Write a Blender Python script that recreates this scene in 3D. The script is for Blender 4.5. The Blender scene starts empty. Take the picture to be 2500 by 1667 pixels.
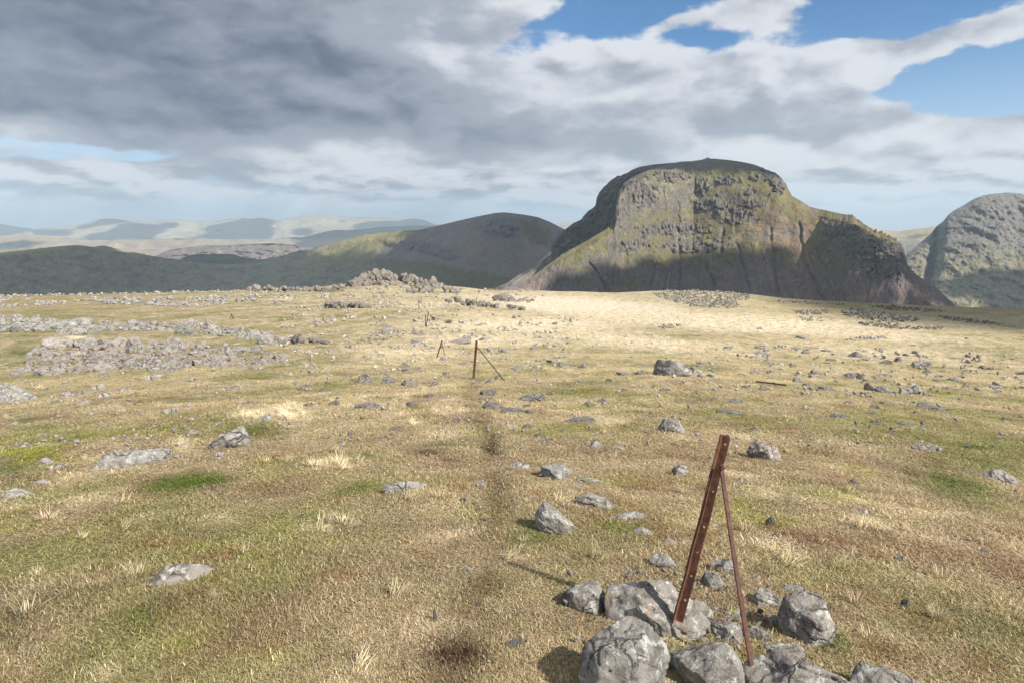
import bpy, bmesh, math, random
import numpy as np
from mathutils import Vector, Matrix
random.seed(7)
rng = np.random.default_rng(11)
SC = bpy.context.scene
COL = SC.collection

# ------------------------------------------------------------------ camera
F = 1667.0                      # focal length in photograph pixels (24 mm on 36 mm)
PITCH = math.atan(0.167)        # camera looks this far below the horizon
cam_d = bpy.data.cameras.new('camera')
cam_d.lens = 24.0; cam_d.sensor_width = 36.0
cam_d.clip_start = 0.05; cam_d.clip_end = 200000.0
cam = bpy.data.objects.new('camera', cam_d)
cam.location = (0, 0, 0)
cam.rotation_euler = (math.pi/2 - PITCH, 0, 0)
COL.objects.link(cam)
SC.camera = cam

# ------------------------------------------------------------------ sun
SUN = Vector((0.845, -0.65, 0.87)).normalized()       # towards the sun
sun_d = bpy.data.lights.new('sun', 'SUN')
sun_d.energy = 5.0; sun_d.angle = math.radians(0.6); sun_d.color = (1.0, 0.94, 0.85)
sun = bpy.data.objects.new('sun', sun_d)
sun.rotation_euler = SUN.to_track_quat('Z', 'Y').to_euler()
COL.objects.link(sun)
SUN_EL = math.asin(SUN.z); SUN_AZ = math.atan2(SUN.x, SUN.y)

SC.view_settings.view_transform = 'Standard'
SC.view_settings.look = 'None'
SC.view_settings.gamma = 1.0
SC.view_settings.exposure = 0.68
SC.view_settings.use_curve_mapping = False
SC.cycles.max_bounces = 5
SC.cycles.diffuse_bounces = 3
SC.cycles.transparent_max_bounces = 8
SC.cycles.volume_bounces = 0
SC.cycles.use_denoising = True
try:
    SC.cycles.denoiser = 'OPENIMAGEDENOISE'
    SC.cycles.denoising_input_passes = 'RGB_ALBEDO_NORMAL'
    SC.cycles.denoising_prefilter = 'ACCURATE'
except Exception:
    pass

# ------------------------------------------------------------------ small node language
class S:
    """a float or vector socket with arithmetic"""
    def __init__(s, nt, sock): s.nt = nt; s.k = sock
    def _m(s, op, *a, clamp=False):
        n = s.nt.nodes.new('ShaderNodeMath'); n.operation = op; n.use_clamp = clamp
        for i, v in enumerate((s,) + a):
            if isinstance(v, S): s.nt.links.new(v.k, n.inputs[i])
            else: n.inputs[i].default_value = v
        return S(s.nt, n.outputs[0])
    def __add__(s, o): return s._m('ADD', o)
    __radd__ = __add__
    def __mul__(s, o): return s._m('MULTIPLY', o)
    __rmul__ = __mul__
    def __sub__(s, o): return s._m('SUBTRACT', o)
    def __rsub__(s, o): return (s * -1.0) + o
    def __truediv__(s, o): return s._m('DIVIDE', o)
    def max(s, o): return s._m('MAXIMUM', o)
    def min(s, o): return s._m('MINIMUM', o)
    def clamp(s): return s._m('ADD', 0.0, clamp=True)
    def exp(s): return s._m('EXPONENT')
    def pow(s, p): return s._m('POWER', p)
    def smooth(s, lo, hi, a=0.0, b=1.0):
        n = s.nt.nodes.new('ShaderNodeMapRange'); n.interpolation_type = 'SMOOTHSTEP'
        s.nt.links.new(s.k, n.inputs['Value'])
        for nm, v in (('From Min', lo), ('From Max', hi), ('To Min', a), ('To Max', b)):
            n.inputs[nm].default_value = v
        return S(s.nt, n.outputs['Result'])

def combine(nt, x, y, z):
    n = nt.nodes.new('ShaderNodeCombineXYZ')
    for i, v in enumerate((x, y, z)):
        if isinstance(v, S): nt.links.new(v.k, n.inputs[i])
        else: n.inputs[i].default_value = v
    return n.outputs[0]
def split(nt, sock):
    n = nt.nodes.new('ShaderNodeSeparateXYZ'); nt.links.new(sock, n.inputs[0])
    return [S(nt, o) for o in n.outputs]
def noise(nt, vec, scale, detail=4, rough=0.55, dist=0.0, out='Fac', w=None):
    n = nt.nodes.new('ShaderNodeTexNoise')
    if w is not None:
        n.noise_dimensions = '4D'; n.inputs['W'].default_value = w
    if vec is not None: nt.links.new(vec, n.inputs['Vector'])
    n.inputs['Scale'].default_value = scale; n.inputs['Detail'].default_value = detail
    n.inputs['Roughness'].default_value = rough; n.inputs['Distortion'].default_value = dist
    return S(nt, n.outputs[out])
def mixc(nt, fac, a, b, mode='MIX'):
    n = nt.nodes.new('ShaderNodeMix'); n.data_type = 'RGBA'; n.blend_type = mode
    def put(i, v):
        if isinstance(v, S): nt.links.new(v.k, n.inputs[i])
        elif hasattr(v, 'node'): nt.links.new(v, n.inputs[i])
        elif isinstance(v, (int, float)): n.inputs[i].default_value = v
        else: n.inputs[i].default_value = (v[0], v[1], v[2], 1.0)
    put(0, fac); put(6, a); put(7, b)
    return n.outputs[2]

def px_dir(u, v):
    """direction of a photograph pixel (world: +Y is ahead, +Z up, the eye is the origin)"""
    cx = (np.asarray(u, float) - 1250.0) / F; cy = (833.5 - np.asarray(v, float)) / F
    sp, cp = math.sin(PITCH), math.cos(PITCH)
    return cx, cp + cy*sp, -sp + cy*cp
def px_azt(u, v):
    x, y, z = px_dir(u, v)
    return np.arctan2(x, y), -z/np.hypot(x, y)      # azimuth, tangent of the depression
def to_px(x, y, z):
    sp, cp = math.sin(PITCH), math.cos(PITCH)
    d = y*cp - z*sp
    d = np.where(np.abs(d) < 1e-4, 1e-4, d)
    return 1250.0 + F*x/d, 833.5 - F*(y*sp + z*cp)/d
# ------------------------------------------------------------------ world: clear sky with a broken deck of cloud
world = bpy.data.worlds.new('World'); SC.world = world; world.use_nodes = True
wt = world.node_tree; wt.nodes.clear()
sky = wt.nodes.new('ShaderNodeTexSky'); sky.sky_type = 'NISHITA'; sky.sun_disc = False
sky.sun_elevation = SUN_EL; sky.sun_rotation = SUN_AZ
sky.altitude = 800; sky.air_density = 1.0; sky.dust_density = 0.6; sky.ozone_density = 1.6
tc = wt.nodes.new('ShaderNodeTexCoord')
dx, dy, dz = split(wt, tc.outputs['Generated'])
zz = dz.max(0.0)
az = dx._m('ARCTAN2', dy)                       # radians, 0 = ahead, + = right
el = dz._m('ARCSINE')
inv = (zz + 0.10)
qx = dx / inv; qy = dy / inv
q = combine(wt, qx, qy, 0.0)
# domain-warped cloud noise on the deck
w1 = noise(wt, q, 0.9, 3, 0.5, w=3.0); w2 = noise(wt, q, 0.9, 3, 0.5, w=9.0)
qw = combine(wt, qx + (w1 - 0.5)*0.9, qy + (w2 - 0.5)*0.9, 0.0)
n_big = noise(wt, qw, 0.75, 9, 0.56, w=1.3)
sh = (SUN.x*0.16, SUN.y*0.16)
qs = combine(wt, qx + (w1 - 0.5)*0.9 + sh[0], qy + (w2 - 0.5)*0.9 + sh[1], 0.0)
n_sh = noise(wt, qs, 0.75, 5, 0.5, w=1.3)
# puffs seen from the side (for the banks lower down), in angle space
ae = combine(wt, az*1.0, el*2.1, 0.0)
wa = noise(wt, ae, 5.0, 2, 0.5, w=5.0)
ae2 = combine(wt, az*1.0 + (wa - 0.5)*0.10, el*2.1 + (wa - 0.5)*0.06, 0.0)
n_puff = noise(wt, ae2, 5.0, 9, 0.52, w=2.0)
ae3 = combine(wt, az*1.0 + (wa - 0.5)*0.10 + 0.012, el*2.1 + (wa - 0.5)*0.06 + 0.045, 0.0)
n_puff2 = noise(wt, ae3, 5.0, 6, 0.50, w=2.0)
def billow(vec, scale, detail, rough, smooth=0.35):
    n = wt.nodes.new('ShaderNodeTexVoronoi'); n.feature = 'F1'; n.normalize = False
    wt.links.new(vec, n.inputs['Vector']); n.inputs['Scale'].default_value = scale; n.inputs['Detail'].default_value = detail
    n.inputs['Roughness'].default_value = rough; n.inputs['Lacunarity'].default_value = 2.1
    return 1.0 - S(wt, n.outputs['Distance'])
# cauliflower heads: sun from the upper right, behind the eye
wf = noise(wt, ae, 9.0, 5, 0.6, w=31.0, out='Color')
wfv = wt.nodes.new('ShaderNodeVectorMath'); wfv.operation = 'MULTIPLY_ADD'; wt.links.new(wf.k, wfv.inputs[0]); wfv.inputs[1].default_value = (0.10, 0.10, 0); wt.links.new(ae2, wfv.inputs[2])
wfs = wt.nodes.new('ShaderNodeVectorMath'); wfs.operation = 'ADD'; wt.links.new(wfv.outputs[0], wfs.inputs[0]); wfs.inputs[1].default_value = (0.016, 0.034, 0)
k1 = billow(wfv.outputs[0], 5.5, 2.0, 0.5); k2 = billow(wfs.outputs[0], 5.5, 1.5, 0.45)
# horizontal streaks near the horizon
st = combine(wt, az*1.0, el*11.0, 0.0)
n_str = noise(wt, st, 5.5, 7, 0.55, dist=0.3, w=4.0)

# the blobs below are read through a warped copy of (azimuth, elevation), so their rims billow
wb = noise(wt, ae, 3.2, 6, 0.55, w=11.0, out='Color')
wv = wt.nodes.new('ShaderNodeVectorMath'); wv.operation = 'MULTIPLY_ADD'
wt.links.new(wb.k, wv.inputs[0]); wv.inputs[1].default_value = (0.30, 0.13, 0); wv.inputs[2].default_value = (-0.15, -0.065, 0)
aw = wt.nodes.new('ShaderNodeVectorMath'); aw.operation = 'ADD'
wt.links.new(combine(wt, az, el, 0.0), aw.inputs[0]); wt.links.new(wv.outputs[0], aw.inputs[1])
def blob(u, v, ru, rv, amp, rot=0.0):
    """a soft patch of more (or less) cloud, given by where it stands and its half sizes in photograph pixels"""
    return (u, v, ru, rv, amp, rot)
def total(l):
    acc = None
    for (u, v, ru, rv, amp, rot) in l:
        a0, t0 = px_azt(u, v)
        mp = wt.nodes.new('ShaderNodeMapping'); mp.vector_type = 'TEXTURE'
        wt.links.new(aw.outputs[0], mp.inputs['Vector'])
        mp.inputs['Location'].default_value = (float(a0), math.atan(-float(t0)), 0)
        mp.inputs['Rotation'].default_value = (0, 0, math.radians(rot)); mp.inputs['Scale'].default_value = (ru/F, rv/F, 1)
        d = wt.nodes.new('ShaderNodeVectorMath'); d.operation = 'DOT_PRODUCT'
        wt.links.new(mp.outputs[0], d.inputs[0]); wt.links.new(mp.outputs[0], d.inputs[1])
        p = wt.nodes.new('ShaderNodeMath'); p.operation = 'POWER'; p.inputs[0].default_value = 0.36788; wt.links.new(d.outputs['Value'], p.inputs[1])
        m = wt.nodes.new('ShaderNodeMath'); m.operation = 'MULTIPLY_ADD'; wt.links.new(p.outputs[0], m.inputs[0]); m.inputs[1].default_value = amp
        if acc is None: m.inputs[2].default_value = 0.0
        else: wt.links.new(acc.k, m.inputs[2])
        acc = S(wt, m.outputs[0])
    return acc
front = dy.smooth(0.05, 0.5)
cover = total([
    blob(200, -60, 1050, 400, 0.95), blob(1050, 80, 380, 260, 0.42), blob(600, 300, 420, 60, 0.25), blob(1300, 300, 620, 130, 0.50, 0), blob(1720, 200, 330, 95, 0.42, 6), blob(2080, 150, 190, 42, 0.36, 12),
    blob(2380, 90, 260, 50, 0.62, 20), blob(2300, 315, 460, 95, 0.55), blob(1700, 420, 800, 90, 0.22), blob(1880, 10, 120, 75, 0.75, -20), blob(1640, 80, 60, 45, 0.26, 40), blob(2480, 250, 90, 50, 0.25),
    blob(500, 425, 420, 26, 0.16), blob(1000, 400, 400, 40, 0.22), blob(640, 402, 75, 22, 0.9), blob(890, 393, 95, 22, 0.8), blob(350, 428, 130, 12, 0.5), blob(1180, 405, 120, 26, 0.4),
    blob(1440, 85, 240, 55, -0.75, 10), blob(1740, 130, 160, 30, -0.5, -5), blob(1660, 10, 90, 40, -0.2), blob(2150, 40, 250, 60, -0.62, 10), blob(2200, 225, 240, 38, -0.66, 12), blob(2480, 170, 170, 55, -0.55),
    blob(230, 388, 330, 26, -0.75), blob(830, 340, 50, 16, -0.3), blob(720, 460, 900, 30, -0.12), blob(1250, 150, 60, 30, -0.12)]) * front
dark = total([
    blob(100, 60, 520, 260, 0.72), blob(620, 130, 420, 200, 0.78), blob(880, 10, 160, 90, 0.42), blob(350, 280, 520, 50, 0.42, -2), blob(1000, 260, 240, 80, 0.22), blob(1150, 340, 260, 50, 0.10),
    blob(1500, 290, 300, 40, 0.18), blob(1330, 370, 360, 30, 0.14), blob(2250, 290, 340, 60, 0.20), blob(2350, 400, 260, 40, 0.18),
    blob(430, 120, 120, 50, -0.34), blob(320, 165, 90, 40, -0.18), blob(150, 140, 120, 60, -0.14), blob(960, 50, 130, 60, -0.30), blob(560, 262, 230, 26, -0.20), blob(1080, 130, 110, 50, -0.12), blob(560, 60, 60, 50, -0.2)]) * front
white = total([blob(640, 400, 80, 22, 1.1), blob(890, 392, 95, 20, 1.0), blob(1180, 410, 130, 30, 0.5), blob(1380, 140, 170, 55, 0.55), blob(870, 60, 80, 50, 0.45), blob(1680, 150, 200, 40, 0.35),
    blob(330, 420, 160, 14, 0.5), blob(2080, 330, 200, 60, 0.3), blob(1950, 430, 160, 26, 0.3), blob(1250, 210, 160, 60, 0.35), blob(700, 340, 80, 20, 0.25)]) * front

# flat-based banks low down: stretched puffs
bd = combine(wt, az*1.0 + (wa - 0.5)*0.08, el*3.6, 0.0)
n_bd = noise(wt, bd, 8.0, 8, 0.55, w=21.0)
bd2 = combine(wt, az*1.0 + (wa - 0.5)*0.08 + 0.006, el*3.6 + 0.035, 0.0)
n_bd2 = noise(wt, bd2, 8.0, 6, 0.55, w=21.0)
lowf = el.smooth(0.04, 0.11, 1.0, 0.0)
edge_n = ((n_puff - 0.5)*2.4 + (k1 - 0.45)*0.55 + (n_big - 0.5)*0.3)*(1.0 - lowf) + (n_bd - 0.5)*3.2*lowf
cov = cover.max(-0.7).min(0.75)
dens = edge_n*0.62 + cov + el.smooth(0.33, 0.6, 0.0, 0.22) + dy.smooth(-0.2, 0.4, 0.18, 0.0) + lowf*0.10
n_fine = noise(wt, ae, 34, 6, 0.66, w=41.0)
n_mid0 = noise(wt, ae2, 13, 4, 0.6, w=51.0)
alpha = (dens + (n_fine - 0.5)*0.34 + (n_mid0 - 0.5)*0.35).smooth(-0.02, 0.22)
# streaky veil low down
al_s = (n_str + white*0.10).smooth(0.40, 0.60) * el.smooth(0.0, 0.03, 0.45, 1.0) * el.smooth(0.075, 0.16, 1.0, 0.0)
# brightness inside the cloud
n_mid = noise(wt, ae2, 2.2, 8, 0.58, w=7.0)
relief = ((n_puff - n_puff2)*1.5 + (k1 - k2)*0.75)*(1.0 - lowf*0.6) + (n_bd - n_bd2)*4.2*lowf + lowf*0.08 + (n_big - n_sh)*0.4
core = dens.smooth(0.15, 0.9)
dk = (dark.min(0.95) + (n_mid - 0.5)*1.0*dark.smooth(0.0, 0.3, 0.4, 1.0)).max(0.0).min(1.0)
b = ((n_fine - 0.5)*0.26 + 0.03 + relief*(1.0 - dk*0.45) + 0.90 + white*0.24 - dk*0.66 - core*0.12 + (n_mid - 0.5)*0.2).clamp()
c_dark = (0.105, 0.132, 0.185); c_mid = (0.345, 0.375, 0.435); c_lit = (0.73, 0.745, 0.785)
cr = wt.nodes.new('ShaderNodeValToRGB'); cr.color_ramp.interpolation = 'EASE'
els = cr.color_ramp.elements
els[0].position = 0.0; els[0].color = c_dark + (1,)
els[1].position = 1.0; els[1].color = c_lit + (1,)
e = els.new(0.50); e.color = c_mid + (1,)
wt.links.new(b.k, cr.inputs[0])
SKY_GAIN = 0.085          # strength of the clear sky
CLOUD_GAIN = 0.70
bgsky = wt.nodes.new('ShaderNodeVectorMath'); bgsky.operation = 'SCALE'
skyt = mixc(wt, 1.0, sky.outputs[0], (0.47, 0.76, 0.97), 'MULTIPLY')
wt.links.new(skyt, bgsky.inputs[0]); bgsky.inputs['Scale'].default_value = 1.0
cl = wt.nodes.new('ShaderNodeVectorMath'); cl.operation = 'SCALE'
wt.links.new(cr.outputs[0], cl.inputs[0]); cl.inputs['Scale'].default_value = CLOUD_GAIN/SKY_GAIN
streak_col = mixc(wt, (n_str + relief*0.4).smooth(0.35, 0.7), (0.42*CLOUD_GAIN/SKY_GAIN, 0.47*CLOUD_GAIN/SKY_GAIN, 0.56*CLOUD_GAIN/SKY_GAIN), (0.78*CLOUD_GAIN/SKY_GAIN, 0.82*CLOUD_GAIN/SKY_GAIN, 0.87*CLOUD_GAIN/SKY_GAIN))
pale = (0.39/SKY_GAIN, 0.49/SKY_GAIN, 0.60/SKY_GAIN)
low = mixc(wt, el.smooth(-0.02, 0.26, 1.0, 0.0)*0.93, bgsky.outputs[0], pale)
m1 = mixc(wt, al_s*0.7, low, streak_col)
m2 = mixc(wt, alpha*el.smooth(0.0, 0.07)*0.96, m1, cl.outputs[0])
bg = wt.nodes.new('ShaderNodeBackground'); wt.links.new(m2, bg.inputs[0]); bg.inputs[1].default_value = SKY_GAIN
wo = wt.nodes.new('ShaderNodeOutputWorld'); wt.links.new(bg.outputs[0], wo.inputs[0])
world.cycles.sampling_method = 'MANUAL'; world.cycles.sample_map_resolution = 512
# ------------------------------------------------------------------ numpy noise
_perm = np.random.RandomState(5).permutation(4096).astype(np.int64)
_g2 = np.random.RandomState(6).uniform(0, 2*math.pi, 4096); _gx = np.cos(_g2).astype(np.float32); _gy = np.sin(_g2).astype(np.float32)
_g3 = np.random.RandomState(8).normal(size=(4096, 3)); _g3 = (_g3/np.linalg.norm(_g3, axis=1, keepdims=True)).astype(np.float32)
def _fade(t): return t*t*t*(t*(t*6-15)+10)
def perlin2(x, y, seed=0):
    xi = np.floor(x).astype(np.int64); yi = np.floor(y).astype(np.int64)
    xf = (x-xi).astype(np.float32); yf = (y-yi).astype(np.float32)
    u = _fade(xf); v = _fade(yf)
    def g(a, b, fx, fy):
        h = _perm[(_perm[(a + seed*131) & 4095] + b) & 4095]
        return _gx[h]*fx + _gy[h]*fy
    n00 = g(xi, yi, xf, yf); n10 = g(xi+1, yi, xf-1, yf); n01 = g(xi, yi+1, xf, yf-1); n11 = g(xi+1, yi+1, xf-1, yf-1)
    a = n00+(n10-n00)*u; b_ = n01+(n11-n01)*u
    return (a+(b_-a)*v)*1.5
def perlin3(x, y, z, seed=0):
    xi = np.floor(x).astype(np.int64); yi = np.floor(y).astype(np.int64); zi = np.floor(z).astype(np.int64)
    xf = (x-xi).astype(np.float32); yf = (y-yi).astype(np.float32); zf = (z-zi).astype(np.float32)
    u = _fade(xf); v = _fade(yf); w = _fade(zf)
    def g(a, b, c, fx, fy, fz):
        h = _perm[(_perm[(_perm[(a + seed*131) & 4095] + b) & 4095] + c) & 4095]
        G = _g3[h]
        return G[..., 0]*fx + G[..., 1]*fy + G[..., 2]*fz
    r = []
    for dz_ in (0, 1):
        n00 = g(xi, yi, zi+dz_, xf, yf, zf-dz_); n10 = g(xi+1, yi, zi+dz_, xf-1, yf, zf-dz_)
        n01 = g(xi, yi+1, zi+dz_, xf, yf-1, zf-dz_); n11 = g(xi+1, yi+1, zi+dz_, xf-1, yf-1, zf-dz_)
        a = n00+(n10-n00)*u; b_ = n01+(n11-n01)*u
        r.append(a+(b_-a)*v)
    return (r[0]+(r[1]-r[0])*w)*1.6
def fbm2(x, y, o=4, seed=0, gain=0.5, ridged=False):
    t = 0.0; a = 1.0; s = 0.0
    for i in range(o):
        n = perlin2(x*2.03**i, y*2.03**i, seed+i)
        if ridged: n = 1-2*np.abs(n)
        t = t + a*n; s += a; a *= gain
    return t/s
def fbm3(x, y, z, o=4, seed=0, gain=0.5, ridged=False):
    t = 0.0; a = 1.0; s = 0.0
    for i in range(o):
        n = perlin3(x*2.03**i, y*2.03**i, z*2.03**i, seed+i)
        if ridged: n = 1-2*np.abs(n)
        t = t + a*n; s += a; a *= gain
    return t/s
def sstep(x, a, b):
    t = np.clip((x-a)/(b-a), 0, 1); return t*t*(3-2*t)
def lerp(a, b, t): return a+(b-a)*t
def cmix(c, d, m):
    """mix colour array c (N,3) towards colour d by mask m (N)"""
    return c + (np.asarray(d, float)-c)*np.clip(m, 0, 1)[..., None]

def link(o, parent=None):
    COL.objects.link(o)
    if parent is not None: o.parent = parent
    return o
def tag(o, label=None, category=None, group=None, kind=None):
    if label: o['label'] = label
    if category: o['category'] = category
    if group: o['group'] = group
    if kind: o['kind'] = kind
    return o
def grid_mesh(name, X, Y, Z, color=None, wrap=False, smooth=True):
    n, m = X.shape
    me = bpy.data.meshes.new(name)
    co = np.stack([X, Y, Z], -1).reshape(-1, 3).astype(np.float32)
    idx = np.arange(n*m).reshape(n, m)
    if wrap: idx = np.concatenate([idx, idx[:1]], 0)
    q_ = np.stack([idx[:-1, :-1], idx[1:, :-1], idx[1:, 1:], idx[:-1, 1:]], -1).reshape(-1, 4)
    return raw_mesh(me, co, q_, color, smooth)
def raw_mesh(me, co, faces, color=None, smooth=True):
    k = faces.shape[1]; nf = len(faces)
    me.vertices.add(len(co)); me.vertices.foreach_set('co', co.astype(np.float32).ravel())
    me.loops.add(nf*k); me.loops.foreach_set('vertex_index', faces.astype(np.int32).ravel())
    me.polygons.add(nf); me.polygons.foreach_set('loop_start', np.arange(0, nf*k, k, dtype=np.int32))
    me.polygons.foreach_set('loop_total', np.full(nf, k, dtype=np.int32))
    me.polygons.foreach_set('use_smooth', np.full(nf, smooth))
    me.update(calc_edges=True)
    if color is not None:
        at = me.color_attributes.new('tint', 'FLOAT_COLOR', 'POINT')
        c = np.ones((len(co), 4), np.float32); c[:, :3] = np.clip(color.reshape(-1, 3), 0, 1)
        at.data.foreach_set('color', c.ravel())
    return me
def in_poly(u, v, poly):
    inside = np.zeros(np.shape(u), bool); n = len(poly)
    for i in range(n):
        x0, y0 = poly[i]; x1, y1 = poly[(i+1) % n]
        if y0 == y1: continue
        c = ((y0 > v) != (y1 > v)) & (u < (x1-x0)*(v-y0)/(y1-y0)+x0)
        inside ^= c
    return inside
def new_mat(name):
    m = bpy.data.materials.new(name); m.use_nodes = True
    nt = m.node_tree; nt.nodes.clear()
    out = nt.nodes.new('ShaderNodeOutputMaterial'); bs = nt.nodes.new('ShaderNodeBsdfPrincipled')
    nt.links.new(bs.outputs[0], out.inputs[0])
    bs.inputs['Specular IOR Level'].default_value = 0.25; bs.inputs['Roughness'].default_value = 0.9
    return m, nt, bs
def bump(nt, bs, h, strength, dist):
    n = nt.nodes.new('ShaderNodeBump'); n.inputs['Strength'].default_value = strength; n.inputs['Distance'].default_value = dist
    nt.links.new(h.k, n.inputs['Height']); nt.links.new(n.outputs[0], bs.inputs['Normal'])
    return n
# ------------------------------------------------------------------ the ground: one sheet from under the camera to the horizon
_zr = np.array([0, 1.0, 2.6, 5, 10, 19, 30, 40, 60, 90, 160, 200, 260, 420, 900, 3000, 9000, 70000.])
_zz = np.array([-1.40, -1.47, -1.62, -1.95, -2.72, -4.1, -5.85, -7.35, -9.2, -10.9, -14.1, -22, -42, -120, -330, -600, -700, -760.])
_lr = np.log(_zr + 2.0)
_fine = np.linspace(_lr[0], _lr[-1], 1500)
_zf = np.interp(_fine, _lr, _zz); _k = np.ones(17)/17.0
_zf = np.convolve(np.pad(_zf, 8, mode='edge'), _k, 'valid')
_cu = [-3500, -400, 0, 350, 600, 780, 860, 950, 1040, 1120, 1200, 1300, 1500, 1620, 1700, 1800, 1900, 2000, 2250, 2500, 2900, 6000]
_cv = [722, 719, 718, 712, 705, 697, 688, 684, 688, 697, 705, 706, 711, 706, 706, 711, 722, 730, 742, 749, 756, 756]
_caz, _cT = px_azt(_cu, _cv)
def hg(x, y, detail=True):
    x = np.asarray(x, float); y = np.asarray(y, float)
    r = np.hypot(x, y); az_ = np.arctan2(x, y)
    z = np.interp(np.log(r+2.0), _fine, _zf)
    Tc = np.interp(az_, _caz, _cT)
    k = sstep(np.log(np.maximum(r, 1e-3)), math.log(12), math.log(150))
    z = z - (Tc-0.088)*k*np.minimum(r, 160)
    if detail:
        far = sstep(r, 150, 170)
        z = z + 0.16*fbm2(x/9, y/9, 2, 3)*sstep(r, 3, 14)*(1-far)
        z = z + 0.055*fbm2(x/1.7, y/1.7, 2, 21)*(1-far)
        z = z + 14*fbm2(x/260, y/260, 4, 31)*sstep(r, 230, 500)
    return z
_rs = np.geomspace(0.8, 158, 900)
def P(u, v, fallback=158.0):
    """where the view ray of a photograph pixel meets the ground"""
    a_, T_ = px_azt(u, v); a_ = float(a_); T_ = float(T_)
    xs = _rs*math.sin(a_); ys = _rs*math.cos(a_)
    g = -_rs*T_ - hg(xs, ys)
    i = np.argmax(g < 0)
    if not (g < 0).any(): r = fallback
    elif i == 0: r = _rs[0]
    else: r = _rs[i-1] + (_rs[i]-_rs[i-1])*g[i-1]/(g[i-1]-g[i])
    x_, y_ = r*math.sin(a_), r*math.cos(a_)
    return Vector((x_, y_, float(hg(x_, y_))))

# colours of the turf (real base colours)
STRAW = (0.49, 0.405, 0.255); PALE = (0.66, 0.56, 0.405); TAN = (0.35, 0.275, 0.178); OLIVE = (0.235, 0.228, 0.092)
GREEN = (0.105, 0.135, 0.032); MOSS = (0.24, 0.24, 0.045); PEAT = (0.060, 0.036, 0.022); RUST = (0.20, 0.11, 0.055)
def ell(u, v, cu, cv, ru, rv, rot=0):
    c, s = math.cos(math.radians(rot)), math.sin(math.radians(rot))
    a = ((u-cu)*c + (v-cv)*s)/ru; b = (-(u-cu)*s + (v-cv)*c)/rv
    return np.exp(-(a*a+b*b))
_greens_shade = [(450, 1185, 130, 30, -8, 0.9), (350, 1500, 170, 60, -14, .55), (430, 1430, 110, 25, -10, .5), (80, 1040, 160, 40, 5, .35), (30, 1170, 90, 50, 0, .5), (880, 1200, 70, 20, 0, .35),
    (2330, 1190, 170, 60, 20, .6), (2420, 1110, 130, 60, 10, .45), (1950, 1180, 140, 40, 10, .35), (1500, 1300, 130, 40, 0, .4), (1290, 1300, 90, 50, 0, .4),
    (2020, 1570, 50, 30, 30, .8), (1380, 1480, 60, 120, 10, .35), (900, 1120, 80, 25, 0, .4), (120, 770, 200, 30, 0, .35), (600, 1060, 120, 30, 0, .45),  # the tall patch left of the front stones paints their cast shadow
    (50, 860, 60, 22, 0, .6), (1450, 950, 120, 25, 0, .25), (1950, 1010, 140, 20, 5, .3), (2200, 970, 120, 16, 5, .35), (180, 1350, 160, 40, -10, .35), (1780, 1480, 60, 40, 0, .35), (2200, 1060, 160, 30, 8, .35)]
_mosses = [(60, 1120, 120, 25, 0, .8), (520, 1430, 90, 14, -12, .7), (250, 1320, 110, 30, -14, .5), (480, 1330, 60, 25, 0, .45), (470, 1570, 110, 22, -10, .35), (700, 1160, 130, 22, -5, .4), (2120, 1150, 80, 20, 15, .4),
    (1680, 970, 110, 9, 2, .6), (2250, 952, 110, 9, 5, .6), (1530, 1180, 100, 25, 0, .3), (1230, 1270, 60, 20, 0, .3), (1840, 1125, 80, 20, 20, .4), (1500, 1340, 60, 20, 0, .4), (1330, 850, 60, 6, 0, .5), (830, 1075, 70, 12, 0, .4)]
_peats = [(1110, 1592, 95, 42, 0, .95), (1060, 1600, 45, 22, 0, .6), (1203, 1092, 30, 42, 5, .8), (1040, 1105, 55, 16, 0, .75), (1190, 1040, 18, 28, 0, .5), (1185, 1440, 70, 30, 10, .45), (1190, 1520, 60, 28, 0, .45),
    (1150, 1350, 60, 26, 0, .35), (1215, 1160, 22, 40, 0, .4), (1095, 785, 12, 5, 0, .9), (1060, 779, 12, 4, 0, .9), (1250, 1240, 14, 26, 15, .4), (2180, 1520, 25, 20, 0, .4), (1860, 1400, 40, 22, 0, .45), (1090, 1120, 40, 10, 0, .5),
    (100, 1590, 60, 15, 0, .2), (780, 1400, 60, 18, 0, .4), (750, 1130, 60, 10, 0, .3), (2100, 1200, 60, 10, 0, .35)]
_pales = [(700, 1020, 60, 22, 0, .8), (610, 1030, 40, 12, 0, .9), (790, 1140, 90, 18, 0, .6), (1080, 1005, 60, 20, 0, .6), (1120, 1300, 80, 20, 0, .7), (1240, 1290, 40, 12, 0, .6), (800, 1280, 60, 16, 0, .7),
    (950, 1010, 90, 25, 0, .45), (1080, 1060, 70, 25, 0, .4), (1180, 770, 160, 14, 0, .5), (1750, 785, 420, 24, 3, 1.1), (1450, 752, 280, 26, 4, 1.15), (1300, 795, 300, 24, 0, .95), (1550, 835, 280, 24, 5, .8), (1200, 830, 260, 22, 0, .7), (2100, 815, 300, 20, 4, .7),
    (2150, 862, 300, 22, 5, .55), (1000, 860, 200, 25, 0, .6), (870, 850, 120, 14, 0, .4), (2300, 1260, 80, 18, 0, .4), (2150, 1290, 120, 22, 15, .45), (1900, 1330, 100, 25, 20, .5), (700, 730, 60, 5, 0, .5), (190, 825, 40, 5, 0, .9),
    (2320, 1320, 60, 20, 20, .3), (1640, 975, 60, 12, 0, .4), (440, 1090, 30, 14, 0, .9), (260, 1640, 50, 30, 0, .6), (860, 1640, 50, 30, 0, .6), (1050, 745, 120, 10, 0, .5), (560, 700, 60, 4, 0, .5)]
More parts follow.
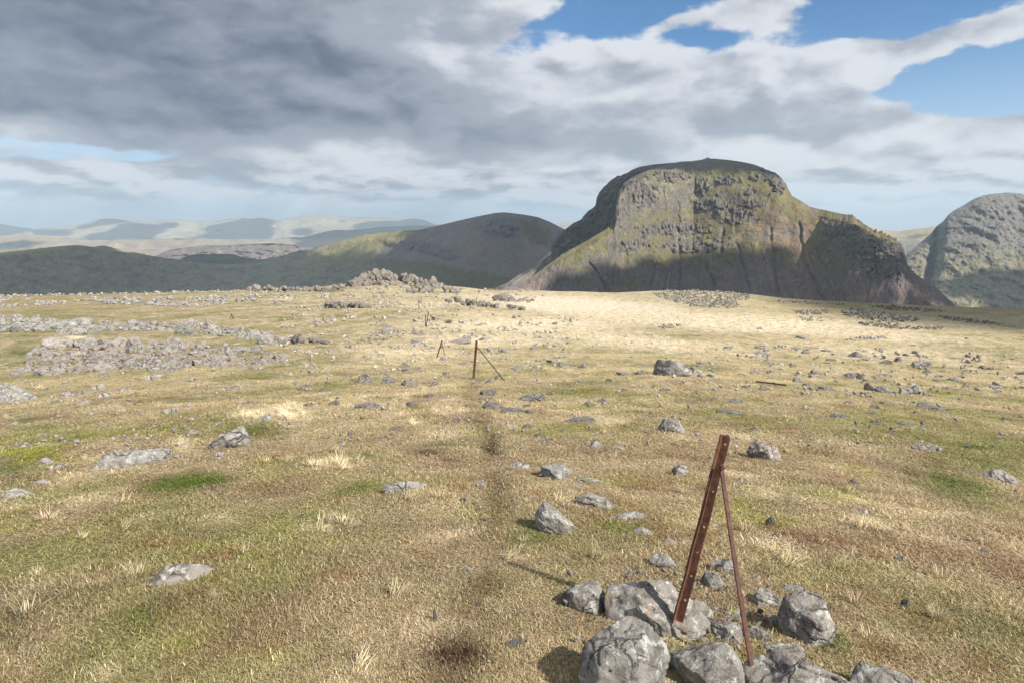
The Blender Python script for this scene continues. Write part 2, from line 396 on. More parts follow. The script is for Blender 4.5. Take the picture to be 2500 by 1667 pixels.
def path_mask(u, v, wob):
    """the worn trod along the old fence line"""
    pu = np.interp(v, [740, 780, 860, 925, 980, 1060, 1150, 1250, 1350, 1450, 1600, 1700], [1035, 1085, 1130, 1165, 1150, 1192, 1212, 1225, 1200, 1165, 1115, 1090])
    wpx = np.interp(v, [780, 1000, 1300, 1667], [9, 26, 60, 105])
    return sstep(np.exp(-((u-pu)/wpx)**2) + wob*1.2, 0.40, 1.05)*(0.25 + 0.75*sstep(v, 800, 960))*(0.55 + 0.45*sstep(np.sin(v/37.0) + wob, -.4, .5))
def turf_colour(x, y):
    u, v = to_px(x, y, hg(x, y, False))
    r = np.hypot(x, y)
    behind = y < 0.3
    u = np.where(behind, 5000, u); v = np.where(behind, 5000, v)
    N = lambda s, o=4, sd=0, g=.55: fbm2(x/s, y/s, o, sd, g)
    n1 = N(2.6, 4, 50); n2 = N(0.9, 4, 60); n3 = N(6.0, 4, 70); n4 = N(0.32, 3, 80); n5 = N(16., 4, 90)
    c = np.empty(x.shape+(3,)); c[:] = TAN
    base_straw = 0.25 + 0.25*sstep(v, 950, 820)*sstep(u, 700, 1100) + 0.45*sstep(v, 1150, 880) + 0.25*sstep(u, 700, 1400)*sstep(v, 1100, 800) - 0.35*sstep(u, 900, 300)*sstep(v, 1000, 700)
    c = cmix(c, STRAW, base_straw + 0.9*n1 + 0.5*n2)
    c = cmix(c, OLIVE, sstep(n3 + 0.5*n2 + 0.25*n5 + 0.10*sstep(u, 900, 200) - 0.15*sstep(v, 950, 820)*sstep(u, 700, 1100), -0.05, 0.40)*0.80)
    c = cmix(c, (0.27, 0.175, 0.12), sstep(N(1.1, 5, 150) + 0.25*n1, 0.12, 0.42)*0.6*sstep(v, 820, 1000))
    c = cmix(c, (0.13, 0.125, 0.05), sstep(N(1.5, 5, 155) + 0.2*n3, 0.20, 0.50)*0.55)
    c = cmix(c, MOSS, sstep(N(1.9, 4, 110) + 0.3*n4, 0.18, 0.46)*0.55)
    c = cmix(c, GREEN, sstep(N(3.3, 4, 120) + 0.4*n4, 0.20, 0.5)*0.5)
    c = cmix(c, RUST, sstep(N(0.7, 4, 130) + 0.5*n4, 0.16, 0.5)*0.55)
    c = cmix(c, PALE, sstep(N(0.8, 4, 140) + 0.35*N(4, 2, 141), 0.22, 0.50)*(0.35+0.35*sstep(v, 1200, 800)))
    wob = 0.35*n1 + 0.5*n2 + 0.35*n4
    for lst, col in ((_pales, PALE), (_greens_shade, GREEN), (_mosses, MOSS), (_peats, PEAT)):
        m = 0
        for (cu, cv, ru, rv, rot, amp) in lst:
            m = np.maximum(m, amp*ell(u, v, cu, cv, ru, rv, rot))
        c = cmix(c, col, sstep(m + wob*np.minimum(m*2.2, .6), 0.12, 0.85))
    c = cmix(c, (0.150, 0.100, 0.060), path_mask(u, v, wob)*0.48)
    # bare stony strips and short brown turf at the far left and along the far right
    c = cmix(c, (0.27, 0.205, 0.10), sstep(u, 700, 200)*sstep(v, 800, 730)*0.5)
    c = cmix(c, (0.30, 0.245, 0.115), sstep(u, 1600, 2100)*sstep(v, 800, 745)*0.65)
    c = c*(1 + 0.30*n4 + 0.16*n2)[..., None]
    far = sstep(r, 170, 260)
    c = cmix(c, (0.12, 0.11, 0.055), far)
    lum = c@np.array([.3, .6, .1]); c = c + (lum[..., None]-c)*0.04
    return np.clip(c, 0.01, 0.9)

def build_ground():
    A = np.concatenate([np.linspace(-180, -46, 60, endpoint=False), np.linspace(-46, 46, 760, endpoint=False), np.linspace(46, 180, 60, endpoint=False)])
    R = np.concatenate([np.geomspace(0.25, 1.6, 22, endpoint=False), np.geomspace(1.6, 175, 640, endpoint=False), np.geomspace(175, 60000, 80)])
    a_, r_ = np.meshgrid(np.radians(A), R, indexing='ij')
    X = r_*np.sin(a_); Y = r_*np.cos(a_); Z = hg(X, Y)
    near = 1 - sstep(r_, 120, 165)
    # tussocks: small humps that the grass follows
    Z += near*(0.030*fbm2(X/0.42, Y/0.42, 3, 41)*np.clip(0.6+r_/25, .6, 2.6) + 0.05*sstep(r_, 8, 25)*np.maximum(fbm2(X/1.1, Y/1.1, 3, 44), 0)*2)
    me = grid_mesh('ground', X, Y, Z, turf_colour(X.ravel(), Y.ravel()), wrap=True)
    m, nt, bs = new_mat('turf')
    at = nt.nodes.new('ShaderNodeAttribute'); at.attribute_name = 'tint'
    tcn = nt.nodes.new('ShaderNodeTexCoord'); ob = tcn.outputs['Object']
    f1 = noise(nt, ob, 26, 5, 0.65); f2 = noise(nt, ob, 5.5, 6, 0.7); f3 = noise(nt, ob, 1.4, 7, 0.72)
    k = (f1*0.6 + f2*0.8 + f3*0.6)._m('ADD', -1.0)
    hs = nt.nodes.new('ShaderNodeHueSaturation'); nt.links.new(at.outputs['Color'], hs.inputs['Color'])
    nt.links.new((k*2.2 + 0.92).max(0.3).k, hs.inputs['Value'])
    dk = mixc(nt, f2.smooth(0.56, 0.75)*0.5, hs.outputs[0], (0.07, 0.05, 0.022))
    nt.links.new(dk, bs.inputs['Base Color'])
    bump(nt, bs, f1*0.02 + f2*0.09 + f3*0.25, 0.9, 1.0)
    bs.inputs['Specular IOR Level'].default_value = 0.08
    me.materials.append(m)
    o = link(bpy.data.objects.new('ground', me)); tag(o, kind='structure', label='rough grassy fell top sloping away to the plateau edge')
    return o
ground = build_ground()
# ------------------------------------------------------------------ hills and mountains
def hill_material(name, scale, gain=1.0, bstr=0.7):
    m, nt, bs = new_mat(name)
    at = nt.nodes.new('ShaderNodeAttribute'); at.attribute_name = 'tint'
    ob = nt.nodes.new('ShaderNodeTexCoord').outputs['Object']
    f1 = noise(nt, ob, 1.0/scale, 7, 0.68); f2 = noise(nt, ob, 0.22/scale, 6, 0.62); f3 = noise(nt, ob, 3.5/scale, 4, 0.7)
    k = ((f1 - 0.5)*1.5 + (f2 - 0.5)*0.8 + (f3 - 0.5)*1.0)*gain
    hs = nt.nodes.new('ShaderNodeHueSaturation'); nt.links.new(at.outputs['Color'], hs.inputs['Color'])
    nt.links.new((k + 1.0).max(0.35).k, hs.inputs['Value'])
    nt.links.new(hs.outputs[0], bs.inputs['Base Color'])
    bump(nt, bs, f1*scale*0.9 + f2*scale*1.6 + f3*scale*0.3, bstr, 1.0)
    bs.inputs['Specular IOR Level'].default_value = 0.1; bs.inputs['Roughness'].default_value = 0.95
    return m
SHADE_JOBS = []           # (X, Y, Z, U, V) samples of every hill, for laying out the clouds above them
def layer(crest, rc, r0, z0, prof, nu, nr, back=0.35, back_drop=0.5, umin=None, umax=None, disp=None):
    cu = np.array([p[0] for p in crest], float); cv = np.array([p[1] for p in crest], float)
    U = np.linspace(umin if umin is not None else cu[0], umax if umax is not None else cu[-1], nu)
    V = np.interp(U, cu, cv)
    a_, T_ = px_azt(U, V)
    rcv = rc(U) if callable(rc) else np.full(nu, float(rc))
    r0v = r0(U) if callable(r0) else np.full(nu, float(r0))
    z0v = z0(U) if callable(z0) else np.full(nu, float(z0))
    zc = -T_*rcv
    ns = int(nr*0.86); s = np.linspace(0, 1, ns)
    pr = np.interp(s, [p[0] for p in prof], [p[1] for p in prof])
    kk = np.array([1, 2, 3, 2, 1.])/9; prs = np.convolve(np.pad(pr, 2, mode='edge'), kk, 'valid'); prs[-1] = 1; prs[0] = 0
    r = r0v[:, None] + (rcv-r0v)[:, None]*s[None]
    z = z0v[:, None] + (zc-z0v)[:, None]*prs[None]
    sb = np.linspace(0, 1, nr-ns+1)[1:]
    rb = rcv[:, None] + (back*(rcv-r0v))[:, None]*sb[None]
    zb = zc[:, None] - (back_drop*(zc-z0v))[:, None]*(sb**1.6)[None]
    r = np.concatenate([r, rb], 1); z = np.concatenate([z, zb], 1)
    S_ = np.concatenate([s, 1+sb])[None].repeat(nu, 0)
    a2 = a_[:, None].repeat(nr, 1)
    X, Y = r*np.sin(a2), r*np.cos(a2)
    if disp is not None:
        dr, dzv = disp(X, Y, z, S_, U[:, None].repeat(nr, 1))
        r = r + dr; z = z + dzv
        X, Y = r*np.sin(a2), r*np.cos(a2)
    return X, Y, z, S_
def hill_obj(name, parts_, colour, mat, label):
    """parts_: list of (X,Y,Z,S) sheets welded into one mesh object"""
    meshes = []
    cos = []; fcs = []; cls = []; off = 0
    for (X, Y, Z, S_) in parts_:
        Up, Vp = to_px(X, Y, Z)
        cls.append(colour(X, Y, Z, S_, Up, Vp).reshape(-1, 3))
        n, m_ = X.shape
        idx = np.arange(n*m_).reshape(n, m_)+off; off += n*m_
        fcs.append(np.stack([idx[:-1, :-1], idx[1:, :-1], idx[1:, 1:], idx[:-1, 1:]], -1).reshape(-1, 4))
        cos.append(np.stack([X, Y, Z], -1).reshape(-1, 3))
        SHADE_JOBS.append((name, X, Y, Z, Up, Vp, S_))
    me = raw_mesh(bpy.data.meshes.new(name), np.concatenate(cos), np.concatenate(fcs), np.concatenate(cls))
    me.materials.append(mat)
    o = link(bpy.data.objects.new(name, me)); tag(o, label, kind='structure')
    return o
def slope_of(X, Y, Z):
    """steepness (0 flat .. 1 vertical) of a grid sheet"""
    P_ = np.stack([X, Y, Z], -1)
    du = np.gradient(P_, axis=0); dv = np.gradient(P_, axis=1)
    n = np.cross(du, dv); n /= np.linalg.norm(n, axis=-1, keepdims=True)+1e-9
    return 1-np.abs(n[..., 2]), n

# ---- the great flat-topped mountain -----------------------------------------
G_sky = [(1560, 409), (1595, 402), (1635, 397), (1663, 395), (1690, 394), (1717, 390), (1728, 388), (1744, 388), (1785, 392), (1812, 396), (1840, 402), (1851, 406), (1868, 414), (1880, 418), (1889, 421), (1895, 424), (1901, 431), (1910, 441), (1919, 452), (1934, 479), (1955, 491), (1979, 506),
    (1996, 510), (2020, 515), (2056, 523), (2080, 525), (2098, 539), (2121, 555), (2136, 562), (2157, 568), (2175, 577), (2193, 589), (2203, 600), (2208, 613), (2214, 643), (2231, 667), (2276, 696), (2306, 723), (2327, 742), (2360, 772)]
G_front = [(1170, 730), (1200, 716), (1260, 698), (1300, 676), (1340, 645), (1370, 623), (1400, 606), (1430, 590), (1460, 572), (1480, 560), (1492, 549), (1498, 532), (1502, 508), (1506, 484), (1513, 464), (1523, 449), (1538, 437), (1556, 427), (1580, 417), (1605, 409), (1635, 401)] + [p_ for p_ in G_sky if p_[0] > 1650]
G_north = [(1120, 740), (1180, 716), (1240, 690), (1290, 655), (1330, 616), (1352, 592), (1362, 575), (1380, 560), (1401, 545), (1418, 537), (1429, 523), (1441, 512), (1453, 504), (1456, 492), (1457, 482), (1464, 469), (1476, 455), (1488, 444), (1498, 436), (1505, 432), (1527, 425), (1546, 414), (1562, 408), (1595, 402.5), (1660, 396.5), (1700, 396)]
def rc_front(U):
    return np.interp(U, [1170, 1260, 1340, 1400, 1460, 1485, 1499, 1505, 1520, 1545, 1700, 1900, 2000, 2100, 2200, 2360], [760, 840, 905, 945, 985, 1010, 1060, 1085, 1125, 1170, 1290, 1250, 1230, 1120, 1060, 900])
def r0_front(U):
    return np.interp(U, [1170, 1260, 1400, 1500, 1560, 1700, 1900, 2000, 2100, 2200, 2360], [690, 730, 760, 770, 810, 920, 880, 860, 750, 690, 530])
def rc_north(U):
    return np.interp(U, [1120, 1250, 1360, 1420, 1500, 1600, 1700], [1000, 1120, 1300, 1360, 1330, 1330, 1310])
BUTTRESS = [(1710, 455, 26, 26), (1775, 440, 40, 14), (1560, 470, 60, 45), (1740, 500, 60, 22), (1800, 525, 50, 22), (1640, 560, 90, 26), (1700, 600, 90, 22), (1870, 430, 40, 20), (1905, 450, 24, 26), (2060, 560, 60, 30), (2120, 610, 70, 40), (2190, 620, 30, 50), (2160, 660, 70, 26), (1500, 520, 40, 36), (1840, 500, 30, 12), (1640, 430, 60, 14), (1540, 600, 60, 18), (1830, 470, 20, 10)]
GULLY = [(1655, 500, 1660, 705), (1525, 600, 1535, 660), (1440, 640, 1480, 705), (1950, 545, 1965, 640), (1965, 640, 2010, 740), (1880, 560, 1900, 720), (1800, 600, 1830, 700), (1600, 640, 1590, 700), (1720, 640, 1745, 700), (1765, 560, 1760, 620)]
def crag_mask(U, V, seed=0):
    m = 0
    for (a, b_, ru, rv) in BUTTRESS: m = np.maximum(m, ell(U, V, a, b_, ru, rv, 0))
    return m
def disp_front(X, Y, Z, S_, U):
    Up, V = to_px(X, Y, Z)
    crag = sstep(crag_mask(Up, V)*0.85 + 0.75*fbm2(Up/16, V/11, 4, 200), 0.28, 0.75)
    crest = sstep(np.abs(S_-1.0), 0.0, 0.10)
    low = sstep(V, 600, 680)
    # gullies run down the slope: noise across it, little along it
    gl = fbm2(Up/22 + 0.012*V + 0.35*fbm2(Up/60, V/60, 2, 210), V/170, 4, 211, .55, True)
    rid = fbm3(X/34, Y/60, Z/62, 5, 220, .58, True)
    fine = fbm3(X/11, Y/11, Z/20, 4, 230, .6, True)
    blk = np.round(fbm3(X/24, Y/24, Z/40, 3, 240)*5)/5
    fis = fbm3(X/9, Y/9, Z/46, 4, 236, .6, True); spur = fbm2(Up/13 + .4*fbm2(Up/30, V/30, 2, 238), V/70, 4, 237, .55, True)
    dr = -((rid-.35)*8 + (fine-.3)*5 + blk*5 + (fis-.35)*11 + (spur-.35)*8)*crag*0.72*(0.25+0.75*crest) - fbm3(X/36, Y/36, Z/36, 6, 250, .6)*7*(0.3+0.7*crest) - gl*4.5*(1-crag)*sstep(fbm2(Up/70, V/60, 2, 214), -.3, .3)*crest*(0.35+0.65*sstep(V, 430, 620))
    gm = 0
    for (u0, v0, u1, v1) in GULLY:
        t = np.clip((V-v0)/(v1-v0), 0, 1); cu = u0+(u1-u0)*t + 6*fbm2(V/25, V*0+u0, 2, 260)
        gm = np.maximum(gm, np.exp(-((Up-cu)/4.0)**2)*sstep(V, v0-12, v0+6)*(1-sstep(V, v1-4, v1+20)))
    dr = dr + gm*6*crest
    dz_ = (2.0*fbm2(X/14, Y/14, 3, 270, .55))*(0.15+0.85*crest) + 2.2*crag*(1-crest)*fine
    sh = sstep(S_, 0.9, 1.0)*sstep(-np.abs(Up-2150), -110, -30)     # broken rocks on the right hand shoulder
    dz_ = dz_ + sh*6*fbm2(Up/7, X*0, 3, 275, .6)
    return dr, dz_
def disp_north(X, Y, Z, S_, U):
    Up, V = to_px(X, Y, Z)
    crest = sstep(np.abs(S_-1.0), 0.0, 0.08)
    crag = sstep(S_ + 0.2*fbm2(Up/30, V/30, 3, 300), 0.40, 0.55)*sstep(Up, 1330, 1370)
    rid = fbm3(X/30, Y/40, Z/70, 5, 310, .58, True); fine = fbm3(X/10, Y/10, Z/18, 4, 320, .6, True)
    blk = np.round(fbm3(X/28, Y/28, Z/44, 3, 330)*5)/5
    fis = fbm3(X/10, Y/10, Z/50, 4, 336, .6, True)
    dr = -((rid-.35)*12 + (fine-.3)*8 + blk*9 + (fis-.35)*13)*crag*(0.15+0.85*crest) - 4*fbm3(X/30, Y/30, Z/30, 4, 340)*crest
    dz_ = 3.0*fbm2(Up/9, V*0, 4, 350, .6)*sstep(S_, 0.9, 1.0)*sstep(Up, 1340, 1380)*(1-sstep(Up, 1510, 1560))
    return dr, dz_
ROCK = (0.140, 0.130, 0.122); ROCKW = (0.265, 0.228, 0.195); SCREE = (0.185, 0.152, 0.142); REDS = (0.27, 0.165, 0.128); HILLG = (0.158, 0.145, 0.060); HILLS = (0.25, 0.215, 0.105); HILLD = (0.085, 0.085, 0.038)
def col_mountain(X, Y, Z, S_, U, V):
    sl, n = slope_of(X, Y, Z)
    N = lambda s, o=4, sd=0, sv=1.0: fbm2(U/s, V/(s*sv), o, sd, .58)
    crag = sstep(crag_mask(U, V)*0.85 + 0.75*fbm2(U/16, V/11, 4, 200), 0.30, 0.62)
    c = np.empty(X.shape+(3,)); c[:] = HILLG
    c = cmix(c, HILLS, sstep(N(26, 5, 401) + .3*N(6, 3, 402), -0.02, 0.35)*0.8)
    c = cmix(c, HILLD, sstep(N(34, 4, 403), 0.1, 0.4)*0.5)
    # scree: streaks running down the slope
    lean = U + (V-640)*np.where(U > 1750, -0.35, 0.25)
    sc = fbm2(lean/11, V/130, 5, 410, .6) + 0.5*N(60, 3, 411) + 0.9*sstep(V + 25*N(30, 3, 412), 600, 680) - 0.45 - 0.9*sstep(U, 2000, 2050)*sstep(-V, -700, -560)
    c = cmix(c, SCREE, sstep(sc, -0.15, 0.20))
    rd = fbm2(lean/9, V/120, 4, 420, .6) + 0.25*N(50, 3, 421)
    c = cmix(c, REDS, sstep(rd, 0.0, 0.30)*sstep(V, 450, 560)*(0.45+0.55*sstep(U, 1780, 1900))*0.8)
    c = cmix(c, (0.105, 0.09, 0.082), sstep(fbm2(lean/5, V/90, 4, 430, .6), 0.12, 0.40)*sstep(V, 560, 640)*0.7)
    c = cmix(c, (0.36, 0.30, 0.26), sstep(fbm2(lean/5+9, V/110, 4, 433, .6), 0.22, 0.45)*sstep(V, 590, 660)*0.55)
    for (u0, v0, u1, v1) in GULLY:
        t = np.clip((V-v0)/(v1-v0), 0, 1); cu = u0+(u1-u0)*t + 6*fbm2(V/25, V*0+u0, 2, 260)
        c = cmix(c, (0.085, 0.07, 0.062), np.exp(-((U-cu)/3.0)**2)*sstep(V, v0-12, v0+6)*(1-sstep(V, v1-4, v1+20))*0.45)
    c = cmix(c, REDS, ell(U, V, 1960, 640, 22, 90, -8)*0.7 + ell(U, V, 1880, 560, 50, 40, 0)*0.5)
    c = cmix(c, ROCKW, ell(U, V, 1890, 575, 70, 12, 0)*0.5 + ell(U, V, 1590, 465, 105, 50, 0)*0.95*sstep(N(9, 3, 431), -.3, .1) + ell(U, V, 1800, 470, 120, 40, 20)*0.6*sstep(N(7, 4, 434), -.1, .3) + ell(U, V, 1720, 600, 160, 30, 0)*0.5*sstep(N(8, 4, 435), 0, .3))
    c = cmix(c, HILLG, sstep(ell(U, V, 1545, 690, 40, 22) + ell(U, V, 1410, 655, 50, 16, 10)*.8 + ell(U, V, 1960, 530, 60, 18, 25) + ell(U, V, 2040, 640, 30, 70, -5)*.8 + ell(U, V, 1420, 690, 30, 14) + ell(U, V, 1600, 640, 50, 16) + 0.35*N(12, 4, 432), 0.35, 0.75)*0.75)
    c = cmix(c, (0.150, 0.145, 0.055), sstep(fbm2(lean/26, V/34, 5, 436, .6), 0.10, 0.40)*sstep(-V, -700, -600)*0.45)  # broad olive and scree patches, also standing in for cloud dapple
    c = cmix(c, SCREE, sstep(fbm2(lean/20+4, V/60, 5, 437, .6), 0.05, 0.3)*sstep(V, 440, 520)*0.6)
    # rock where it is steep or craggy, and on the summit plateau
    rk = np.maximum(crag, sstep(sl, 0.52, 0.68))
    rockc = cmix(np.broadcast_to(np.array(ROCK), c.shape).copy(), ROCKW, sstep(N(5, 4, 440, 2.4) + 0.25, 0.1, 0.5)*0.7)
    c = c + (rockc-c)*rk[..., None]
    c = cmix(c, (0.075, 0.068, 0.063), rk*sstep(N(4.5, 4, 445, 2.8), 0.08, 0.35)*0.75)
    c = cmix(c, HILLG, crag*sstep(N(7, 3, 441, .5), 0.22, 0.4)*0.6)
    top = sstep(-V + 6*N(20, 3, 442), -424, -408)*sstep(S_, 0.75, 0.85)
    c = cmix(c, (0.19, 0.175, 0.155), top*0.85)
    # dark gully lines and the eroded path on the left ridge
    c = cmix(c, HILLS, np.exp(-((V-np.interp(U, [1200, 1300, 1430, 1490], [712, 672, 588, 556])-4)/5)**2)*(U < 1500)*0.6)
    return c*(0.88 + 0.26*N(4, 3, 450) + 0.22*N(1.6, 3, 451) + 0.10*N(30, 3, 452))[..., None]
def col_north(X, Y, Z, S_, U, V):
    N = lambda s, o=4, sd=0, sv=1.0: fbm2(U/s, V/(s*sv), o, sd, .58)
    c = np.empty(X.shape+(3,)); c[:] = (0.098, 0.094, 0.092)  # rock colour darkened to deepen the shade on this sunless side
    c = cmix(c, ROCKW, sstep(N(5, 4, 460, 2.2), 0.05, 0.45)*0.45)
    c = cmix(c, HILLD, sstep(N(9, 4, 461), 0.15, 0.4)*0.4)
    sc = sstep(0.46 - S_ + 0.10*N(18, 4, 462), -0.03, 0.05) + (U < 1345)
    scree = cmix(np.broadcast_to(np.array((0.160, 0.143, 0.133)), c.shape).copy(), (0.27, 0.235, 0.20), sstep(fbm2((U+1.35*V)/12, (V-0.75*U)/90, 4, 463, .6), 0.0, 0.4)*0.55)
    scree = cmix(scree, (0.23, 0.15, 0.11), np.exp(-(((V-np.interp(U, [1220, 1300, 1360], [672, 624, 588])))/1.6)**2)*0.8)
    scree = cmix(scree, HILLD, sstep(N(20, 3, 464), 0.12, 0.35)*0.5)
    c = c + (scree-c)*np.clip(sc, 0, 1)[..., None]
    return c*(1 + 0.2*N(3, 3, 465))[..., None]
mat_mtn = hill_material('mountain_rock_and_turf', 7.0, 0.85, 0.75)
front_prof = [(0, 0), (0.25, 0.20), (0.45, 0.40), (0.60, 0.58), (0.68, 0.70), (0.76, 0.86), (0.84, 0.945), (1, 1)]
gf = layer(G_front, rc_front, r0_front, -175, front_prof, 940, 370, 0.5, 0.55, 1170, 2360, disp_front)
north_prof = [(0, 0), (0.3, 0.20), (0.5, 0.36), (0.6, 0.50), (0.8, 0.80), (0.92, 0.95), (1, 1)]
gn = layer(G_north, rc_north, lambda U: rc_north(U)-300, -190, north_prof, 380, 230, 0.5, 0.5, 1120, 1700, disp_north)
def col_both(X, Y, Z, S_, U, V):
    return col_mountain(X, Y, Z, S_, U, V) if X.shape[0] == 940 else col_north(X, Y, Z, S_, U, V)
hill_obj('mountain', [gf, gn], col_both, mat_mtn, 'great flat topped mountain of crag and scree')

# ---- the dark fell on the left and the crag-topped fell beside the mountain ------
L_sky = [(-700, 640), (-300, 625), (0, 616), (82, 608), (163, 600), (190, 599), (231, 604), (286, 609), (327, 616), (381, 628), (435, 635), (490, 643), (544, 646), (599, 646), (640, 638.5), (663, 628), (676, 630), (709, 621), (758, 611), (774, 602), (801, 597), (845, 586), (886, 575), (927, 571), (981, 564),
    (1024, 562), (1063, 553), (1117, 540), (1171, 528), (1207, 521), (1231, 519), (1250, 521), (1282, 525), (1314, 531), (1342, 542), (1363, 553), (1380, 561), (1420, 583), (1500, 610), (1600, 660)]
def rc_left(U): return np.interp(U, [-700, 0, 200, 600, 800, 1000, 1230, 1400, 1600], [1800, 2100, 2200, 2900, 2600, 2100, 1750, 1850, 1900])
def disp_left(X, Y, Z, S_, U):
    Up, V = to_px(X, Y, Z)
    crest = sstep(np.abs(S_-1.0), 0.0, 0.10)
    gg = sstep(Up, 930, 1020)
    crag = sstep(ell(Up, V, 1215, 548, 60, 32) + ell(Up, V, 1020, 600, 100, 16, 10)*.9 + ell(Up, V, 1090, 620, 26, 16)*.7 + 0.3*fbm2(Up/20, V/20, 3, 500), 0.3, 0.65)
    rid = fbm3(X/22, Y/40, Z/80, 5, 510, .58, True); fine = fbm3(X/9, Y/14, Z/24, 4, 520, .6, True)
    dr = -(rid*26+fine*9)*crag*(0.2+0.8*crest) - (16-8*gg)*fbm3(X/130, Y/130, Z/60, 5, 530, .55)*crest
    dz_ = (16*(1-gg)+3)*fbm2(X/190, Y/190, 5, 540, .52)*crest + 1.2*fbm2(Up/8, V*0, 4, 550, .6)*(1-gg)*sstep(S_, .9, 1)
    return dr, dz_
def col_left(X, Y, Z, S_, U, V):
    N = lambda s, o=4, sd=0, sv=1.0: fbm2(U/s, V/(s*sv), o, sd, .58)
    c = np.empty(X.shape+(3,)); c[:] = (0.20, 0.182, 0.118)
    c = cmix(c, (0.24, 0.225, 0.115), sstep(N(50, 5, 601, .35), -0.05, 0.35)*0.8)
    c = cmix(c, (0.125, 0.108, 0.095), sstep(N(38, 5, 602, .35), 0.0, 0.3)*0.85)
    c = cmix(c, (0.33, 0.28, 0.18), sstep(N(16, 4, 603, .25), 0.2, 0.48)*0.7)
    c = cmix(c, (0.09, 0.08, 0.065), sstep(N(11, 5, 613, .3), 0.1, 0.4)*0.7)
    c = cmix(c, (0.27, 0.25, 0.11), ell(U, V, 880, 600, 130, 26, -15)*0.75)
    c = cmix(c, (0.36, 0.31, 0.18), (ell(U, V, 870, 588, 60, 8, -12) + ell(U, V, 300, 614, 50, 3, 8) + ell(U, V, 50, 612, 110, 6, -5))*0.8)  # sun patches on the fell, painted in as paler turf
    # crag-topped fell: scree
    line = np.interp(U, [700, 921, 960, 1010, 1060, 1120, 1400], [760, 612, 592, 570, 556, 541, 480])
    g = sstep(V-line + 8*N(20, 4, 604), -2, 6)*sstep(U, 900, 935)
    scr = cmix(np.broadcast_to(np.array((0.195, 0.175, 0.168)), c.shape).copy(), (0.24, 0.18, 0.145), sstep(fbm2((U-1235)/(0.35*(V-400)+20)*3.2, V/140, 4, 605), 0.0, 0.4)*0.8)
    scr = cmix(scr, (0.115, 0.12, 0.055), sstep(ell(U, V, 1100, 690, 200, 26) + ell(U, V, 960, 660, 120, 30) + ell(U, V, 1310, 570, 60, 30, 30)*.8 + ell(U, V, 1050, 660, 50, 12) + .45*N(14, 4, 606), 0.3, 0.65)*0.8)
    scr = cmix(scr, (0.22, 0.195, 0.17), sstep(ell(U, V, 1080, 590, 90, 22) + .5*N(10, 3, 607), 0.4, 0.8)*0.5)
    crag = sstep(ell(U, V, 1215, 548, 60, 30) + ell(U, V, 1020, 600, 95, 14, 10)*.9 + ell(U, V, 1090, 620, 24, 14)*.7 + 0.4*N(9, 4, 608, 2.5), 0.3, 0.6)
    scr = cmix(scr, (0.17, 0.165, 0.165), crag)
    scr = cmix(scr, (0.09, 0.088, 0.085), crag*sstep(N(4, 3, 609, 4), 0.1, 0.35)*0.7)
    c = c + (scr-c)*g[..., None]
    return c*(1 + 0.20*N(5, 4, 610, .5) + .1*N(2, 2, 611))[..., None]
mat_left = hill_material('fell_turf', 14.0, 0.65, 0.6)
lp = [(0, 0), (0.3, 0.24), (0.6, 0.58), (0.85, 0.88), (0.95, 0.975), (1, 1)]
lf = layer(L_sky, rc_left, lambda U: rc_left(U)*0.55, -400, lp, 620, 190, 0.4, 0.4, -700, 1600, disp_left)
hill_obj('fell', [lf], col_left, mat_left, 'long dark grassy fell rising to a crag topped summit')

# ---- right hand mountain and the moor in the gap ----------------------------------
R_sky = [(2110, 800), (2140, 735), (2165, 690), (2190, 650), (2218, 618), (2245, 594), (2272, 572), (2288, 552), (2303, 541), (2311, 531), (2318, 522), (2345, 506), (2362, 496), (2380, 486), (2401, 477), (2425, 474), (2461, 471), (2500, 475), (2600, 489), (2750, 530), (2900, 590), (3100, 680)]
def disp_right(X, Y, Z, S_, U):
    Up, V = to_px(X, Y, Z)
    crest = sstep(np.abs(S_-1.0), 0.0, 0.08)
    rid = fbm3(X/75, Y/100, Z/60, 6, 700, .62, True); blk = np.round(fbm3(X/55, Y/55, Z/34, 4, 710)*6)/6
    gl = np.exp(-((Up-np.interp(V, [600, 640, 700, 760], [2285, 2275, 2262, 2240]))/9)**2)
    fz = fbm3(X/26, Y/34, Z/24, 5, 715, .65, True)
    return -((rid-.3)*32+blk*14+(fz-.3)*10)*(0.15+0.85*crest) + gl*120*crest, 10*fbm2(X/60, Y/60, 4, 720, .6)*(0.3+.7*crest)
def col_right(X, Y, Z, S_, U, V):
    N = lambda s, o=4, sd=0, sv=1.0: fbm2(U/s, V/(s*sv), o, sd, .6)
    sl, n = slope_of(X, Y, Z)
    c = np.empty(X.shape+(3,)); c[:] = (0.185, 0.168, 0.150)
    c = cmix(c, (0.24, 0.215, 0.115), sstep(N(22, 5, 731, .6) + 0.9*sstep(V, 560, 700) - .25, -0.05, 0.3)*0.85)
    c = cmix(c, (0.30, 0.26, 0.15), sstep(N(12, 4, 732, .5) + .5*sstep(V, 620, 720) - .2, 0.1, 0.4)*0.7)
    c = cmix(c, (0.15, 0.142, 0.138), sstep(sl + .25*N(8, 4, 733), 0.50, 0.68)*0.8)
    c = cmix(c, (0.30, 0.28, 0.255), sstep(N(4, 4, 734), 0.15, 0.4)*0.5)
    c = cmix(c, (0.085, 0.082, 0.08), sstep(N(7, 5, 737, .5), 0.12, 0.38)*0.8)
    return c*(1 + 0.25*N(3, 3, 735))[..., None]
mat_right = hill_material('craggy_fell', 16.0, 0.8, 0.8)
